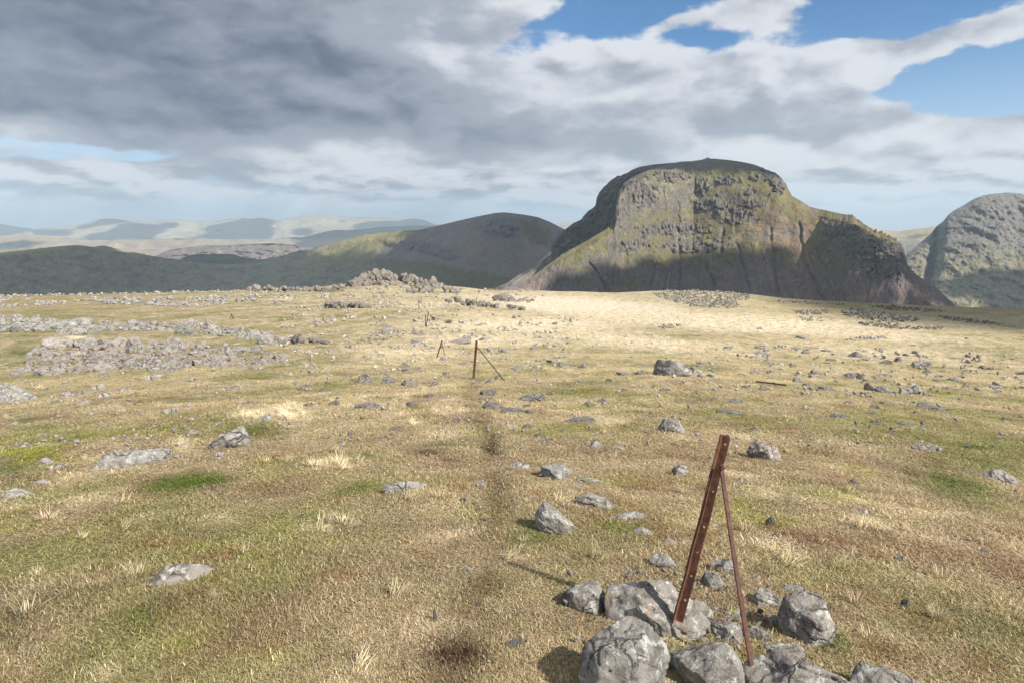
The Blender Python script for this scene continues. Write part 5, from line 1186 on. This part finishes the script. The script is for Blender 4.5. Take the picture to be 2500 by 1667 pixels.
sky1 = [(845, 696), (862, 684), (880, 676), (896, 664), (905, 658), (918, 657), (932, 656), (948, 664), (962, 668), (980, 665), (990, 667), (1002, 664), (1012, 670), (1020, 676), (1032, 680), (1050, 676), (1060, 678), (1066, 690), (1072, 696)]
b1 = pile(sky1, 701, 105, (9, 21), 81, (.5, 1.1))
# blocks right on the skyline so its outline is the photographed one
for (u, v) in [(875, 680), (890, 670), (903, 661), (918, 658), (934, 658), (950, 666), (965, 669), (984, 667), (1003, 667), (1018, 676), (1036, 682), (1052, 678), (1062, 682)]:
    b1.append((u, v+13, 15, 14)); b1.append((u+7, v+19, 15, 13))
outcrop('jumbled grey crag on the plateau edge, highest point of the skyline rocks', 950, 702, stack(b1, lambda u: 702 - 6*math.exp(-((u-950)/70)**2)))
b2 = pile([(1000, 704), (1030, 694), (1060, 696), (1100, 702), (1130, 708)], 716, 26, (10, 20), 82, (.5, .9))
outcrop('broken rock step below the right side of the skyline crag', 1060, 716, stack(b2, 716))
b3 = pile([(785, 744), (810, 736), (850, 740), (890, 742), (905, 748)], 752, 30, (10, 22), 83, (.5, .9))
outcrop('low fractured rock rib left of the farthest posts', 845, 754, stack(b3, 753))
b4 = pile([(1090, 728), (1120, 724), (1160, 732), (1210, 742), (1262, 748), (1280, 752)], lambda u: 742+(u-1090)*0.08, 44, (9, 20), 84, (.5, .95))
outcrop('long broken rock rib right of the farthest posts', 1180, 755, stack(b4, lambda u: 744+(u-1090)*0.08))
b5 = [(1230, 736, 56, 22, 0), (1250, 737, 30, 14, 0), (1268, 738, 22, 12, 0), (1282, 736, 16, 14, 0), (1290, 740, 10, 10, 0), (1300, 735, 12, 6, 0)]
outcrop('smooth rounded whaleback rock near the right end of the skyline rocks', 1248, 738, b5)
b6 = pile([(600, 706), (625, 698), (660, 699), (700, 702), (720, 704), (760, 702), (800, 698), (840, 692)], lambda u: 712, 44, (9, 18), 85, (.5, .9))
outcrop('ragged line of skyline stones left of the high crag', 715, 713, stack(b6, 712))
b7 = pile([(700, 822), (725, 812), (760, 822), (800, 838), (815, 842)], lambda u: 838, 22, (12, 26), 86, (.4, .8))
outcrop('low craggy lump joined to the right end of the farther boulder field', 755, 842, stack(b7, 840))

# ---- everything smaller, past counting: real stones joined into one object
def low_stone(seed):
    rs_ = np.random.RandomState(seed); bm = bmesh.new()
    for t in range(11):
        d = rs_.normal(size=3); d /= np.linalg.norm(d); d *= rs_.uniform(.75, 1.05); bm.verts.new((d[0], d[1], 0.35+d[2]*0.6))
    r_ = bmesh.ops.convex_hull(bm, input=bm.verts)
    bad = [g for g in set(r_['geom_interior'] + r_['geom_unused']) if isinstance(g, bmesh.types.BMVert)]
    if bad: bmesh.ops.delete(bm, geom=bad, context='VERTS')
    bm.verts.index_update()
    co = np.array([v.co[:] for v in bm.verts]); fc = np.array([[v.index for v in f.verts] for f in bm.faces if len(f.verts) == 3])
    bm.free(); return co, fc
LOWS = [low_stone(500+k) for k in range(10)]
def stone_stuff(items, mat, label, name='rubble'):
    cs, fs, tn = [], [], []; off = 0; rs_ = np.random.RandomState(9)
    for (x, y, w, d, h, tint) in items:
        co, fc = LOWS[rs_.randint(10)]
        a = rs_.uniform(0, 6.28); c, s = math.cos(a), math.sin(a)
        q_ = co*np.array([w/2, d/2, h]); X_ = q_[:, 0]*c-q_[:, 1]*s+x; Y_ = q_[:, 0]*s+q_[:, 1]*c+y
        Z_ = q_[:, 2]+float(hg(x, y)) + 0.02
        cs.append(np.stack([X_, Y_, Z_], -1)); fs.append(fc+off); off += len(co); tn.append(np.tile(tint, (len(co), 1)))
    me = raw_mesh(bpy.data.meshes.new(name), np.concatenate(cs), np.concatenate(fs), np.concatenate(tn), smooth=False)
    me.materials.append(mat); o = link(bpy.data.objects.new(name, me)); tag(o, label, kind='stuff'); return o
def tint_mat():
    m, nt, bs = new_mat('rubble_stone')
    at = nt.nodes.new('ShaderNodeAttribute'); at.attribute_name = 'tint'; ob = nt.nodes.new('ShaderNodeTexCoord').outputs['Object']
    f = noise(nt, ob, 6.0, 6, .7); g = noise(nt, ob, 1.3, 5, .65)
    hs = nt.nodes.new('ShaderNodeHueSaturation'); nt.links.new(at.outputs['Color'], hs.inputs['Color']); nt.links.new((f*1.5 + g*0.6).k, hs.inputs['Value'])
    nt.links.new(hs.outputs[0], bs.inputs['Base Color']); bump(nt, bs, f*0.08, 1.0, 1.0); return m
mat_tint = tint_mat()
items = []
rs_ = np.random.RandomState(77)
def add_px(poly, n, wr, tint, asp=(.35, .7), blobs=None):
    p = np.array(poly, float); lo, hi = p.min(0), p.max(0); U_ = rs_.uniform(lo[0], hi[0], n*3); V_ = rs_.uniform(lo[1], hi[1], n*3)
    ok = in_poly(U_, V_, poly)
    if blobs: ok &= (fbm2(U_/blobs[0], V_/(blobs[0]*.25), 3, blobs[1]) > blobs[2])
    for u, v in list(zip(U_[ok], V_[ok]))[:n]:
        a_, T_ = px_azt(u, v); a_, T_ = float(a_), float(T_)
        G = P(u, v); r = math.hypot(G.x, G.y); w = rs_.uniform(*wr)/F*r
        t = np.array(tint)*rs_.uniform(.7, 1.25)
        items.append((G.x, G.y, w, w*rs_.uniform(.5, .9), w*rs_.uniform(*asp), t))
GREY = (0.28, 0.265, 0.245); DGREY = (0.19, 0.18, 0.17); SANDY = (0.33, 0.30, 0.26)
add_px([(1590, 718), (1640, 708), (1720, 708), (1830, 720), (1830, 733), (1790, 735), (1815, 752), (1740, 754), (1680, 748), (1620, 732)], 760, (4, 9), (0.21, 0.195, 0.18))
add_px([(1600, 802), (1630, 790), (1670, 792), (1660, 800), (1620, 804)], 50, (4, 8), DGREY)
add_px([(1930, 760), (2020, 757), (2030, 768), (1960, 770)], 90, (4, 9), DGREY); add_px([(1950, 776), (2010, 776), (2010, 786), (1960, 786)], 30, (4, 8), DGREY)
add_px([(2050, 765), (2070, 755), (2130, 762), (2230, 775), (2250, 785), (2180, 788), (2080, 778)], 230, (5, 11), (0.18, 0.172, 0.162))
add_px([(2095, 790), (2150, 787), (2230, 800), (2300, 800), (2300, 806), (2200, 806), (2110, 797)], 150, (5, 10), (0.18, 0.172, 0.162))
add_px([(2120, 745), (2200, 750), (2310, 760), (2310, 764), (2200, 760), (2130, 752)], 110, (4, 9), DGREY); add_px([(2290, 772), (2350, 778), (2440, 790), (2440, 795), (2320, 784)], 80, (5, 9), DGREY)
add_px([(2055, 830), (2120, 822), (2170, 820), (2170, 826), (2080, 834)], 60, (5, 9), GREY); add_px([(1900, 735), (2060, 742), (2060, 746), (1900, 740)], 40, (4, 7), DGREY)
add_px([(0, 730), (120, 740), (250, 728), (420, 728), (620, 722), (640, 735), (460, 752), (330, 745), (180, 742), (60, 750), (0, 752)], 620, (5, 12), GREY, blobs=(70, 33, -0.12))
add_px([(0, 719), (350, 713), (600, 706), (600, 716), (300, 722), (0, 728)], 260, (3, 8), SANDY)
add_px([(600, 706), (1300, 706), (1340, 720), (1200, 760), (1000, 770), (700, 760), (600, 725)], 720, (4, 11), SANDY, blobs=(60, 35, 0.02))
add_px([(840, 690), (950, 670), (1080, 690), (1100, 708), (840, 708)], 240, (5, 12), (0.27, 0.25, 0.215))
add_px(FIELD_A, 420, (6, 16), (0.255, 0.222, 0.20)); add_px(FIELD_B, 380, (5, 13), GREY)
add_px([(0, 900), (800, 880), (2500, 860), (2500, 1100), (0, 1100)], 520, (6, 16), GREY, blobs=(90, 37, 0.05))
add_px([(700, 770), (1400, 770), (1500, 900), (800, 930), (640, 860)], 620, (6, 16), SANDY, blobs=(70, 38, 0.05))
add_px([(1700, 840), (2500, 860), (2500, 970), (1700, 970)], 460, (5, 15), GREY, blobs=(80, 39, 0.12))
add_px([(1100, 960), (1400, 960), (1450, 1250), (1100, 1300)], 60, (5, 12), GREY)
add_px([(0, 1100), (2500, 1100), (2500, 1660), (0, 1660)], 60, (5, 11), (0.19, 0.18, 0.165))
add_px([(1380, 1400), (1900, 1400), (1900, 1640), (1380, 1640)], 110, (8, 26), (0.2, 0.18, 0.16))
stone_stuff(items, mat_tint, 'rubble and small stones strewn over the fell top')
# summit cairn
def cairn():
    a_, T_ = px_azt(1728, 388); d = 1292.0; x, y, z = d*math.sin(float(a_)), d*math.cos(float(a_)), -float(T_)*d
    root = link(bpy.data.objects.new('cairn', None)); root.location = (x, y, z); tag(root, 'tiny summit cairn on top of the great flat topped mountain', 'cairn')
    rr = np.random.RandomState(4)
    for k in range(26):
        lv = k//9; a = rr.uniform(0, 6.28); rad = (4.5-lv*1.5)*rr.rand()
        o = link(bpy.data.objects.new('stone', get_variant(rr.randint(16), mat_rock_dark)), root)
        o.location = (rad*1.5*math.cos(a), rad*math.sin(a), -1.0+lv*1.0); s_ = 1.5-lv*.25; o.scale = (s_, s_, s_*.9); o.rotation_euler = (0, 0, a)
    o = link(bpy.data.objects.new('stone', get_variant(3, mat_rock_dark)), root); o.location = (0.6, 0, 1.8); o.scale = (.7, .7, 2.4)
cairn()
# ------------------------------------------------------------------ old iron fence posts
def rust_mat(name, a, b_, c_):
    m, nt, bs = new_mat(name)
    ob = nt.nodes.new('ShaderNodeTexCoord').outputs['Object']
    f = noise(nt, ob, 22, 8, .7); g = noise(nt, ob, 160, 5, .7); h = noise(nt, ob, 6, 5, .6, w=3.0)
    c = mixc(nt, f.smooth(.38, .64), a, b_); c = mixc(nt, h.smooth(.52, .72)*0.7, c, c_); c = mixc(nt, g.smooth(.58, .7)*.55, c, (0.04, 0.022, 0.016)); c = mixc(nt, noise(nt, ob, 11, 7, .7, w=7.0).smooth(.56, .66)*.6, c, (0.10, 0.098, 0.10)); c = mixc(nt, noise(nt, ob, 34, 5, .7, w=9.0).smooth(.60, .68)*.7, c, (0.30, 0.115, 0.04))
    nt.links.new(c, bs.inputs['Base Color']); bump(nt, bs, f*0.004 + g*0.0012, 1.0, 1.0)
    bs.inputs['Roughness'].default_value = 0.72; bs.inputs['Specular IOR Level'].default_value = 0.35
    return m
mat_rust = rust_mat('rusted_iron', (0.075, 0.034, 0.024), (0.165, 0.068, 0.036), (0.095, 0.056, 0.045))
mat_rust2 = rust_mat('rusted_bar', (0.075, 0.036, 0.028), (0.14, 0.062, 0.042), (0.06, 0.036, 0.03))
def basis(A, B, face):
    """axes of a bar from A to B: z along it, y away from the given facing direction"""
    z = (B-A).normalized(); x = z.cross(face).normalized(); y = z.cross(x).normalized()
    return x, y, z
def angle_iron(name, A, B, face, w, t, w2, hole_s=(), parent=None, mat=None, cut=0.0, yaw=0.0):
    """L-section post; the plain flange faces `face`, the second flange runs back from its left edge"""
    L = (B-A).length
    bm = bmesh.new()
    prof = [(0, t), (0, -w2), (t*1.2, -w2), (t*1.2, 0), (w, 0), (w, t)]
    n_ = 40; rings = []
    rs_ = random.Random(3)
    for k in range(n_+1):
        z = L*k/n_; ring = []
        for (x, y) in prof:
            zz_ = z
            if k == n_: zz_ = z - cut*x/w
            if k == 0: zz_ = z + rs_.uniform(-.01, .01)
            j = 0.0006
            ring.append(bm.verts.new((x-w*0.4 + rs_.uniform(-j, j), y + rs_.uniform(-j, j), zz_)))
        rings.append(ring)
    for k in range(n_):
        for i in range(6):
            j = (i+1) % 6; bm.faces.new((rings[k][i], rings[k][j], rings[k+1][j], rings[k+1][i]))
    bm.faces.new(rings[0][::-1]); bm.faces.new(rings[-1])
    bmesh.ops.recalc_face_normals(bm, faces=bm.faces)
    for v_ in bm.verts: v_.co.x += 0.002*math.sin(v_.co.z/L*3.1) + 0.0012*math.sin(v_.co.z*23)
    me = bpy.data.meshes.new(name); bm.to_mesh(me); bm.free()
    o = bpy.data.objects.new(name, me)
    if hole_s:
        COL.objects.link(o)
        cb = bmesh.new()
        for s_ in hole_s:
            bmesh.ops.create_cone(cb, cap_ends=True, segments=14, radius1=0.0052, radius2=0.0052, depth=0.05,
                matrix=Matrix.Translation((w*0.62-w*0.4, t/2, L*s_)) @ Matrix.Rotation(math.pi/2, 4, 'X'))
        cm = bpy.data.meshes.new('cut'); cb.to_mesh(cm); cb.free(); co = bpy.data.objects.new('cut', cm); COL.objects.link(co)
        md = o.modifiers.new('b', 'BOOLEAN'); md.operation = 'DIFFERENCE'; md.object = co; md.solver = 'EXACT'
        dg = bpy.context.evaluated_depsgraph_get(); dg.update(); me2 = bpy.data.meshes.new_from_object(o.evaluated_get(dg))
        bpy.data.objects.remove(o); bpy.data.objects.remove(co); me2.name = name
        o = bpy.data.objects.new(name, me2)
    o.data.materials.clear(); o.data.materials.append(mat or mat_rust)
    x, y, z = basis(A, B, face)
    if x.dot(Vector((1, 0, 0))) < 0: x = -x
    y = z.cross(x)
    M = Matrix((x, y, z)).transposed().to_4x4() @ Matrix.Rotation(yaw, 4, 'Z'); M.translation = A
    link(o)
    if parent is not None:
        o.parent = parent; M = parent.matrix_basis.inverted() @ M
    o.matrix_basis = M
    return o
def bar(name, A, B, w, d, parent, mat=None, face=Vector((0, -1, 0)), bend=0.0):
    bm = bmesh.new(); L = (B-A).length; n_ = 10; rings = []
    for k in range(n_+1):
        s_ = k/n_; off = bend*math.sin(s_*math.pi)
        rings.append([bm.verts.new((sx*w/2+off, sy*d/2, L*s_)) for sx, sy in ((-1, -.7), (-.7, -1), (.7, -1), (1, -.7), (1, .7), (.7, 1), (-.7, 1), (-1, .7))])
    for k in range(n_):
        for i in range(8): bm.faces.new((rings[k][i], rings[k][(i+1) % 8], rings[k+1][(i+1) % 8], rings[k+1][i]))
    bm.faces.new(rings[0][::-1]); bm.faces.new(rings[-1]); bmesh.ops.recalc_face_normals(bm, faces=bm.faces)
    me = bpy.data.meshes.new(name); bm.to_mesh(me); bm.free(); me.materials.append(mat or mat_rust2)
    o = link(bpy.data.objects.new(name, me)); x, y, z = basis(A, B, face)
    M = Matrix((x, y, z)).transposed().to_4x4(); M.translation = A
    if parent is not None:
        o.parent = parent; M = parent.matrix_basis.inverted() @ M
    o.matrix_basis = M
    return o
def at_y(u, v, y):
    dx_, dy_, dz_ = [float(t) for t in px_dir(u, v)]; return Vector((dx_, dy_, dz_))*(y/dy_)
def post_root(label, base, group='rusty iron fence posts'):
    r = link(bpy.data.objects.new('fence_post', None)); r.matrix_basis = Matrix.Translation(base); tag(r, label, 'fence post', group); return r
# the big one in front
base = P(1648, 1545); yb = base.y
A = at_y(1646, 1548, yb); B = at_y(1771, 1062, yb+0.10)
root = post_root('tall rusty angle iron post leaning right, with bolt holes, among the front stones', base)
zax = (B-A).normalized(); A0 = A - zax*0.10
Lt = (B-A0).length; sv = [(1775, 1082), (1746.5, 1198), (1722.5, 1284), (1705.5, 1346), (1690, 1403), (1673.5, 1462)]
hs_ = []
for (u, v) in sv:
    best = min(((to_px(*(A0+zax*(Lt*k/400)))[1]-v)**2, k/400) for k in range(401)); hs_.append(best[1])
face = Vector((-0.10, -1, 0.25)).normalized()
angle_iron('post', A0, B, face, 0.035, 0.0045, 0.029, hs_, root, mat_rust, cut=0.004, yaw=math.radians(-30))
bt = at_y(1757, 1134, yb+0.075); bt = bt + Vector((0, -0.022, 0))
bb = at_y(1842, 1662, P(1842, 1662).y)
dirb = (bb-bt).normalized()
bar('brace', bb + dirb*0.06, bt - dirb*0.008, 0.0165, 0.011, root, bend=-0.004)
me = bpy.data.meshes.new('bolt'); bm = bmesh.new(); bmesh.ops.create_cone(bm, cap_ends=True, segments=12, radius1=0.011, radius2=0.008, depth=0.022); bm.to_mesh(me); bm.free(); me.materials.append(mat_rust2)
o = link(bpy.data.objects.new('bolt', me), root); o.matrix_basis = Matrix.Translation(bt - root.matrix_basis.translation + Vector((0, -0.012, 0.002))) @ Matrix.Rotation(math.pi/2, 4, 'X')
# the line of posts going away
def far_post(label, top, foot, brace=None, w=0.05, second=None, wb=0.022):
    g = P(*foot); r = post_root(label, g); y0 = g.y
    A = at_y(foot[0], foot[1]+1.5, y0); B = at_y(top[0], top[1], y0)
    angle_iron('post', A, B, Vector((0, -1, 0)), w, w*.18, w*.8, (), r, mat_rust)
    if brace:
        (ta, tb), (fa, fb) = brace; gb = P(fa, fb)
        bar('brace', Vector((gb.x, gb.y, gb.z-0.03)), at_y(ta, tb, y0-0.02), wb, wb, r)
    return r
far_post('straight rusty post with a long thin brace falling to the right, second in the line', (1163, 831), (1155, 925), ((1165, 847), (1236, 931)), 0.062, wb=0.024)
far_post('small rusty post leaning right with a short brace, third in the line', (1079, 831), (1065, 874), ((1079, 838), (1088, 874)), 0.062, wb=0.026)
far_post('rusty post leaning right, right hand one of the paired posts', (1046, 762), (1040, 798), None, 0.08)
far_post('shorter upright rusty post with a thin brace, left hand one of the paired posts', (1038, 768), (1039, 798), ((1039, 772), (1060, 801)), 0.07, wb=0.035)
far_post('thin rusty post with a brace near the skyline crag', (1022, 732), (1023, 754), ((1022, 733), (1039, 753)), 0.09, wb=0.045)
far_post('thin bent stub of a post farthest away, right of the skyline crag', (1112, 712), (1117, 721), None, 0.09)
far_post('short broken post leaning left alone beyond the left boulder fields', (564, 766), (571, 780), ((566, 770), (560, 780)), 0.085, wb=0.05)
g1, g2 = P(1846, 936), P(1920, 946)
o = bar('iron_bar', Vector((g1.x, g1.y, g1.z+0.06)), Vector((g2.x, g2.y, g2.z+0.07)), 0.035, 0.03, None, mat_rust2); tag(o, 'fallen rusty iron bar lying among stones right of the big boulder', 'iron bar')
# ------------------------------------------------------------------ grass: one object of scattered tufts
def tuft_mesh(k, kind):
    rs_ = np.random.RandomState(700+k)
    cos, fcs, tn = [], [], []; off = 0
    nb = 32 if kind == 'turf' else 46
    for b_ in range(nb):
        a = rs_.uniform(0, 2*math.pi); rad = (0.060 if kind == 'turf' else 0.030)*math.sqrt(rs_.rand())
        bx, by = rad*math.cos(a), rad*math.sin(a)
        if kind == 'turf':
            L = rs_.uniform(0.012, 0.031); wd = rs_.uniform(0.0010, 0.0018); lean = rs_.uniform(0.5, 1.45); az_ = rs_.uniform(0, 2*math.pi); curl = rs_.uniform(0.1, 1.0); ns = 3
        else:
            L = rs_.uniform(0.04, 0.10); wd = rs_.uniform(0.0012, 0.0021); lean = rs_.uniform(0.25, 1.0); az_ = a + rs_.uniform(-.9, .9); curl = rs_.uniform(0.2, 1.2); ns = 4
        p = np.array([bx, by, -0.004]); th = lean*0.35; side = np.array([-math.sin(az_), math.cos(az_), 0])
        pts = []
        for s_ in range(ns+1):
            w_ = wd*(1-(s_/ns)**1.6*0.9)
            pts.append(p - side*w_); pts.append(p + side*w_)
            th = lean*(0.75 if kind == 'turf' else 0.5) + (lean*0.6+curl)*(s_/ns)
            p = p + np.array([math.cos(az_)*math.sin(th), math.sin(az_)*math.sin(th), math.cos(th)])*(L/ns)
        pts = np.array(pts); cos.append(pts)
        for s_ in range(ns): i = off+s_*2; fcs.append((i, i+1, i+3, i+2))
        off += len(pts)
        g = rs_.rand(); br = rs_.uniform(.68, 1.26)
        t = np.array([1.0, 1.0, 1.0])*br
        if g < .20: t = np.array([.66, .72, .48])*br
        elif g > .80: t = np.array([1.34, 1.34, 1.34])*br
        elif g > .68: t = np.array([.72, .55, .45])*br
        tn.append(np.tile(t*0.5, (len(pts), 1)))
    me = raw_mesh(bpy.data.meshes.new('grass_tuft'), np.concatenate(cos), np.array(fcs), np.concatenate(tn))
    return me
def grass_mat():
    m = bpy.data.materials.new('grass_blades'); m.use_nodes = True; nt = m.node_tree; nt.nodes.clear()
    out = nt.nodes.new('ShaderNodeOutputMaterial')
    a = nt.nodes.new('ShaderNodeAttribute'); a.attribute_type = 'INSTANCER'; a.attribute_name = 'patch_tint'
    b_ = nt.nodes.new('ShaderNodeAttribute'); b_.attribute_name = 'tint'
    c = mixc(nt, 1.0, a.outputs['Color'], b_.outputs['Color'], 'MULTIPLY')
    sc = nt.nodes.new('ShaderNodeVectorMath'); sc.operation = 'SCALE'; sc.inputs['Scale'].default_value = 2.45; nt.links.new(c, sc.inputs[0])
    d = nt.nodes.new('ShaderNodeBsdfDiffuse'); t = nt.nodes.new('ShaderNodeBsdfTranslucent')
    nt.links.new(sc.outputs[0], d.inputs[0]); nt.links.new(sc.outputs[0], t.inputs[0])
    mx = nt.nodes.new('ShaderNodeMixShader'); mx.inputs[0].default_value = 0.28; nt.links.new(d.outputs[0], mx.inputs[1]); nt.links.new(t.outputs[0], mx.inputs[2])
    nt.links.new(mx.outputs[0], out.inputs[0]); return m
mat_grass = grass_mat()
def build_grass():
    lib = bpy.data.collections.new('tufts')
    for k in range(7):
        me = tuft_mesh(k, 'turf' if k < 4 else 'tall'); me.materials.append(mat_grass); o = bpy.data.objects.new('tuft_%02d' % k, me); lib.objects.link(o)
    N = 125000; g = np.random.default_rng(5)
    r = np.exp(g.uniform(math.log(1.35), math.log(95), N)); az_ = np.radians(g.uniform(-43, 43, N))
    x = r*np.sin(az_); y = r*np.cos(az_)
    u, v = to_px(x, y, hg(x, y, False))
    m = 0
    for (cu, cv, ru, rv, rot, amp) in _pales: m = np.maximum(m, amp*ell(u, v, cu, cv, ru, rv, rot))
    pale = sstep(m + 0.5*fbm2(x/1.0, y/1.0, 3, 61), 0.35, 0.8)
    tus = fbm2(x/0.75, y/0.75, 3, 62)
    tall = (g.random(N)*np.clip(5.0/r, 1, 2.5) < (0.0015 + 0.34*pale*(0.35+0.65*(r > 4)) + 0.02*sstep(tus, 0.30, 0.5)))
    peat = 0
    for (cu, cv, ru, rv, rot, amp) in _peats: peat = np.maximum(peat, amp*ell(u, v, cu, cv, ru, rv, rot))
    wob = 0.35*fbm2(x/2.6, y/2.6, 4, 50, .55) + 0.5*fbm2(x/.9, y/.9, 4, 60, .55)
    keep = g.random(N) > np.maximum(peat*0.85, path_mask(u, v, wob)*0.38)
    thin = sstep(fbm2(x/1.6, y/1.6, 3, 66), 0.1, 0.5)
    keep &= g.random(N) > thin*0.45
    for (cx, cy, rx, ry) in ROCK_FOOT:
        keep &= (((x-cx)/max(rx, .02))**2 + ((y-cy)/max(ry, .02))**2) > 1.0
    x, y, r, tall, pale, u, v = [q_[keep] for q_ in (x, y, r, tall, pale, u, v)]
    z = hg(x, y) + (0.030*fbm2(x/0.42, y/0.42, 3, 41)*np.clip(0.6+r/25, .6, 2.6) + 0.05*sstep(r, 8, 25)*np.maximum(fbm2(x/1.1, y/1.1, 3, 44), 0)*2)
    n = len(x); print('tufts', n)
    col = turf_colour(x, y)
    col = np.where(tall[:, None], lerp(col, np.array((0.56, 0.47, 0.33)), 0.55), col)
    col *= g.uniform(.78, 1.2, n)[:, None]
    sxy = np.clip((r/2.6)**0.66, 0.7, 20); sz = np.clip((r/2.6)**0.12, 0.8, 3)*np.clip(0.85 + 0.9*fbm2(x/1.3, y/1.3, 3, 67), .45, 1.5)
    sxy = np.where(tall, np.clip((r/2.6)**0.42, .8, 4), sxy); sz = np.where(tall, np.clip((r/2.6)**0.12, .8, 1.6), sz)
    f = np.where(tall, g.uniform(.45, 1.25, n), g.uniform(.75, 1.3, n))
    me = bpy.data.meshes.new('grass'); me.vertices.add(n); me.vertices.foreach_set('co', np.stack([x, y, z], -1).astype(np.float32).ravel())
    def at(nm, tp, key, arr):
        a = me.attributes.new(nm, tp, 'POINT'); a.data.foreach_set(key, arr)
    at('scl', 'FLOAT_VECTOR', 'vector', np.stack([sxy*f, sxy*f, sz*f], -1).astype(np.float32).ravel())
    # tall tufts lie over to the right with the wind: limited spin
    rot = np.where(tall, g.uniform(-.9, .9, n), g.uniform(0, 6.283, n))
    tilt = np.where(tall, g.uniform(0.15, 0.85, n), g.uniform(-.1, .1, n))
    at('rot', 'FLOAT_VECTOR', 'vector', np.stack([np.zeros(n), tilt, rot], -1).astype(np.float32).ravel())
    at('idx', 'INT', 'value', np.where(tall, 4+g.integers(0, 3, n), g.integers(0, 4, n)).astype(np.int32))
    c4 = np.ones((n, 4), np.float32); c4[:, :3] = np.clip(col, .01, .9)
    at('patch_tint', 'FLOAT_COLOR', 'color', c4.ravel())
    o = link(bpy.data.objects.new('grass', me)); tag(o, 'short dry moorland grass with straw coloured tussocks', kind='stuff')
    ng = bpy.data.node_groups.new('grass_scatter', 'GeometryNodeTree')
    ng.interface.new_socket('Geometry', in_out='INPUT', socket_type='NodeSocketGeometry'); ng.interface.new_socket('Geometry', in_out='OUTPUT', socket_type='NodeSocketGeometry')
    gi = ng.nodes.new('NodeGroupInput'); go = ng.nodes.new('NodeGroupOutput'); ip = ng.nodes.new('GeometryNodeInstanceOnPoints'); ci = ng.nodes.new('GeometryNodeCollectionInfo')
    ci.inputs['Collection'].default_value = lib; ci.inputs['Separate Children'].default_value = True; ci.inputs['Reset Children'].default_value = True
    def na(nm, tp):
        q_ = ng.nodes.new('GeometryNodeInputNamedAttribute'); q_.data_type = tp; q_.inputs['Name'].default_value = nm; return q_.outputs['Attribute']
    L = ng.links.new
    L(gi.outputs[0], ip.inputs['Points']); L(ci.outputs[0], ip.inputs['Instance']); ip.inputs['Pick Instance'].default_value = True
    L(na('idx', 'INT'), ip.inputs['Instance Index']); L(na('scl', 'FLOAT_VECTOR'), ip.inputs['Scale'])
    er = ng.nodes.new('FunctionNodeEulerToRotation'); L(na('rot', 'FLOAT_VECTOR'), er.inputs[0]); L(er.outputs[0], ip.inputs['Rotation'])
    L(ip.outputs[0], go.inputs[0])
    md = o.modifiers.new('scatter', 'NODES'); md.node_group = ng
    return o
build_grass()
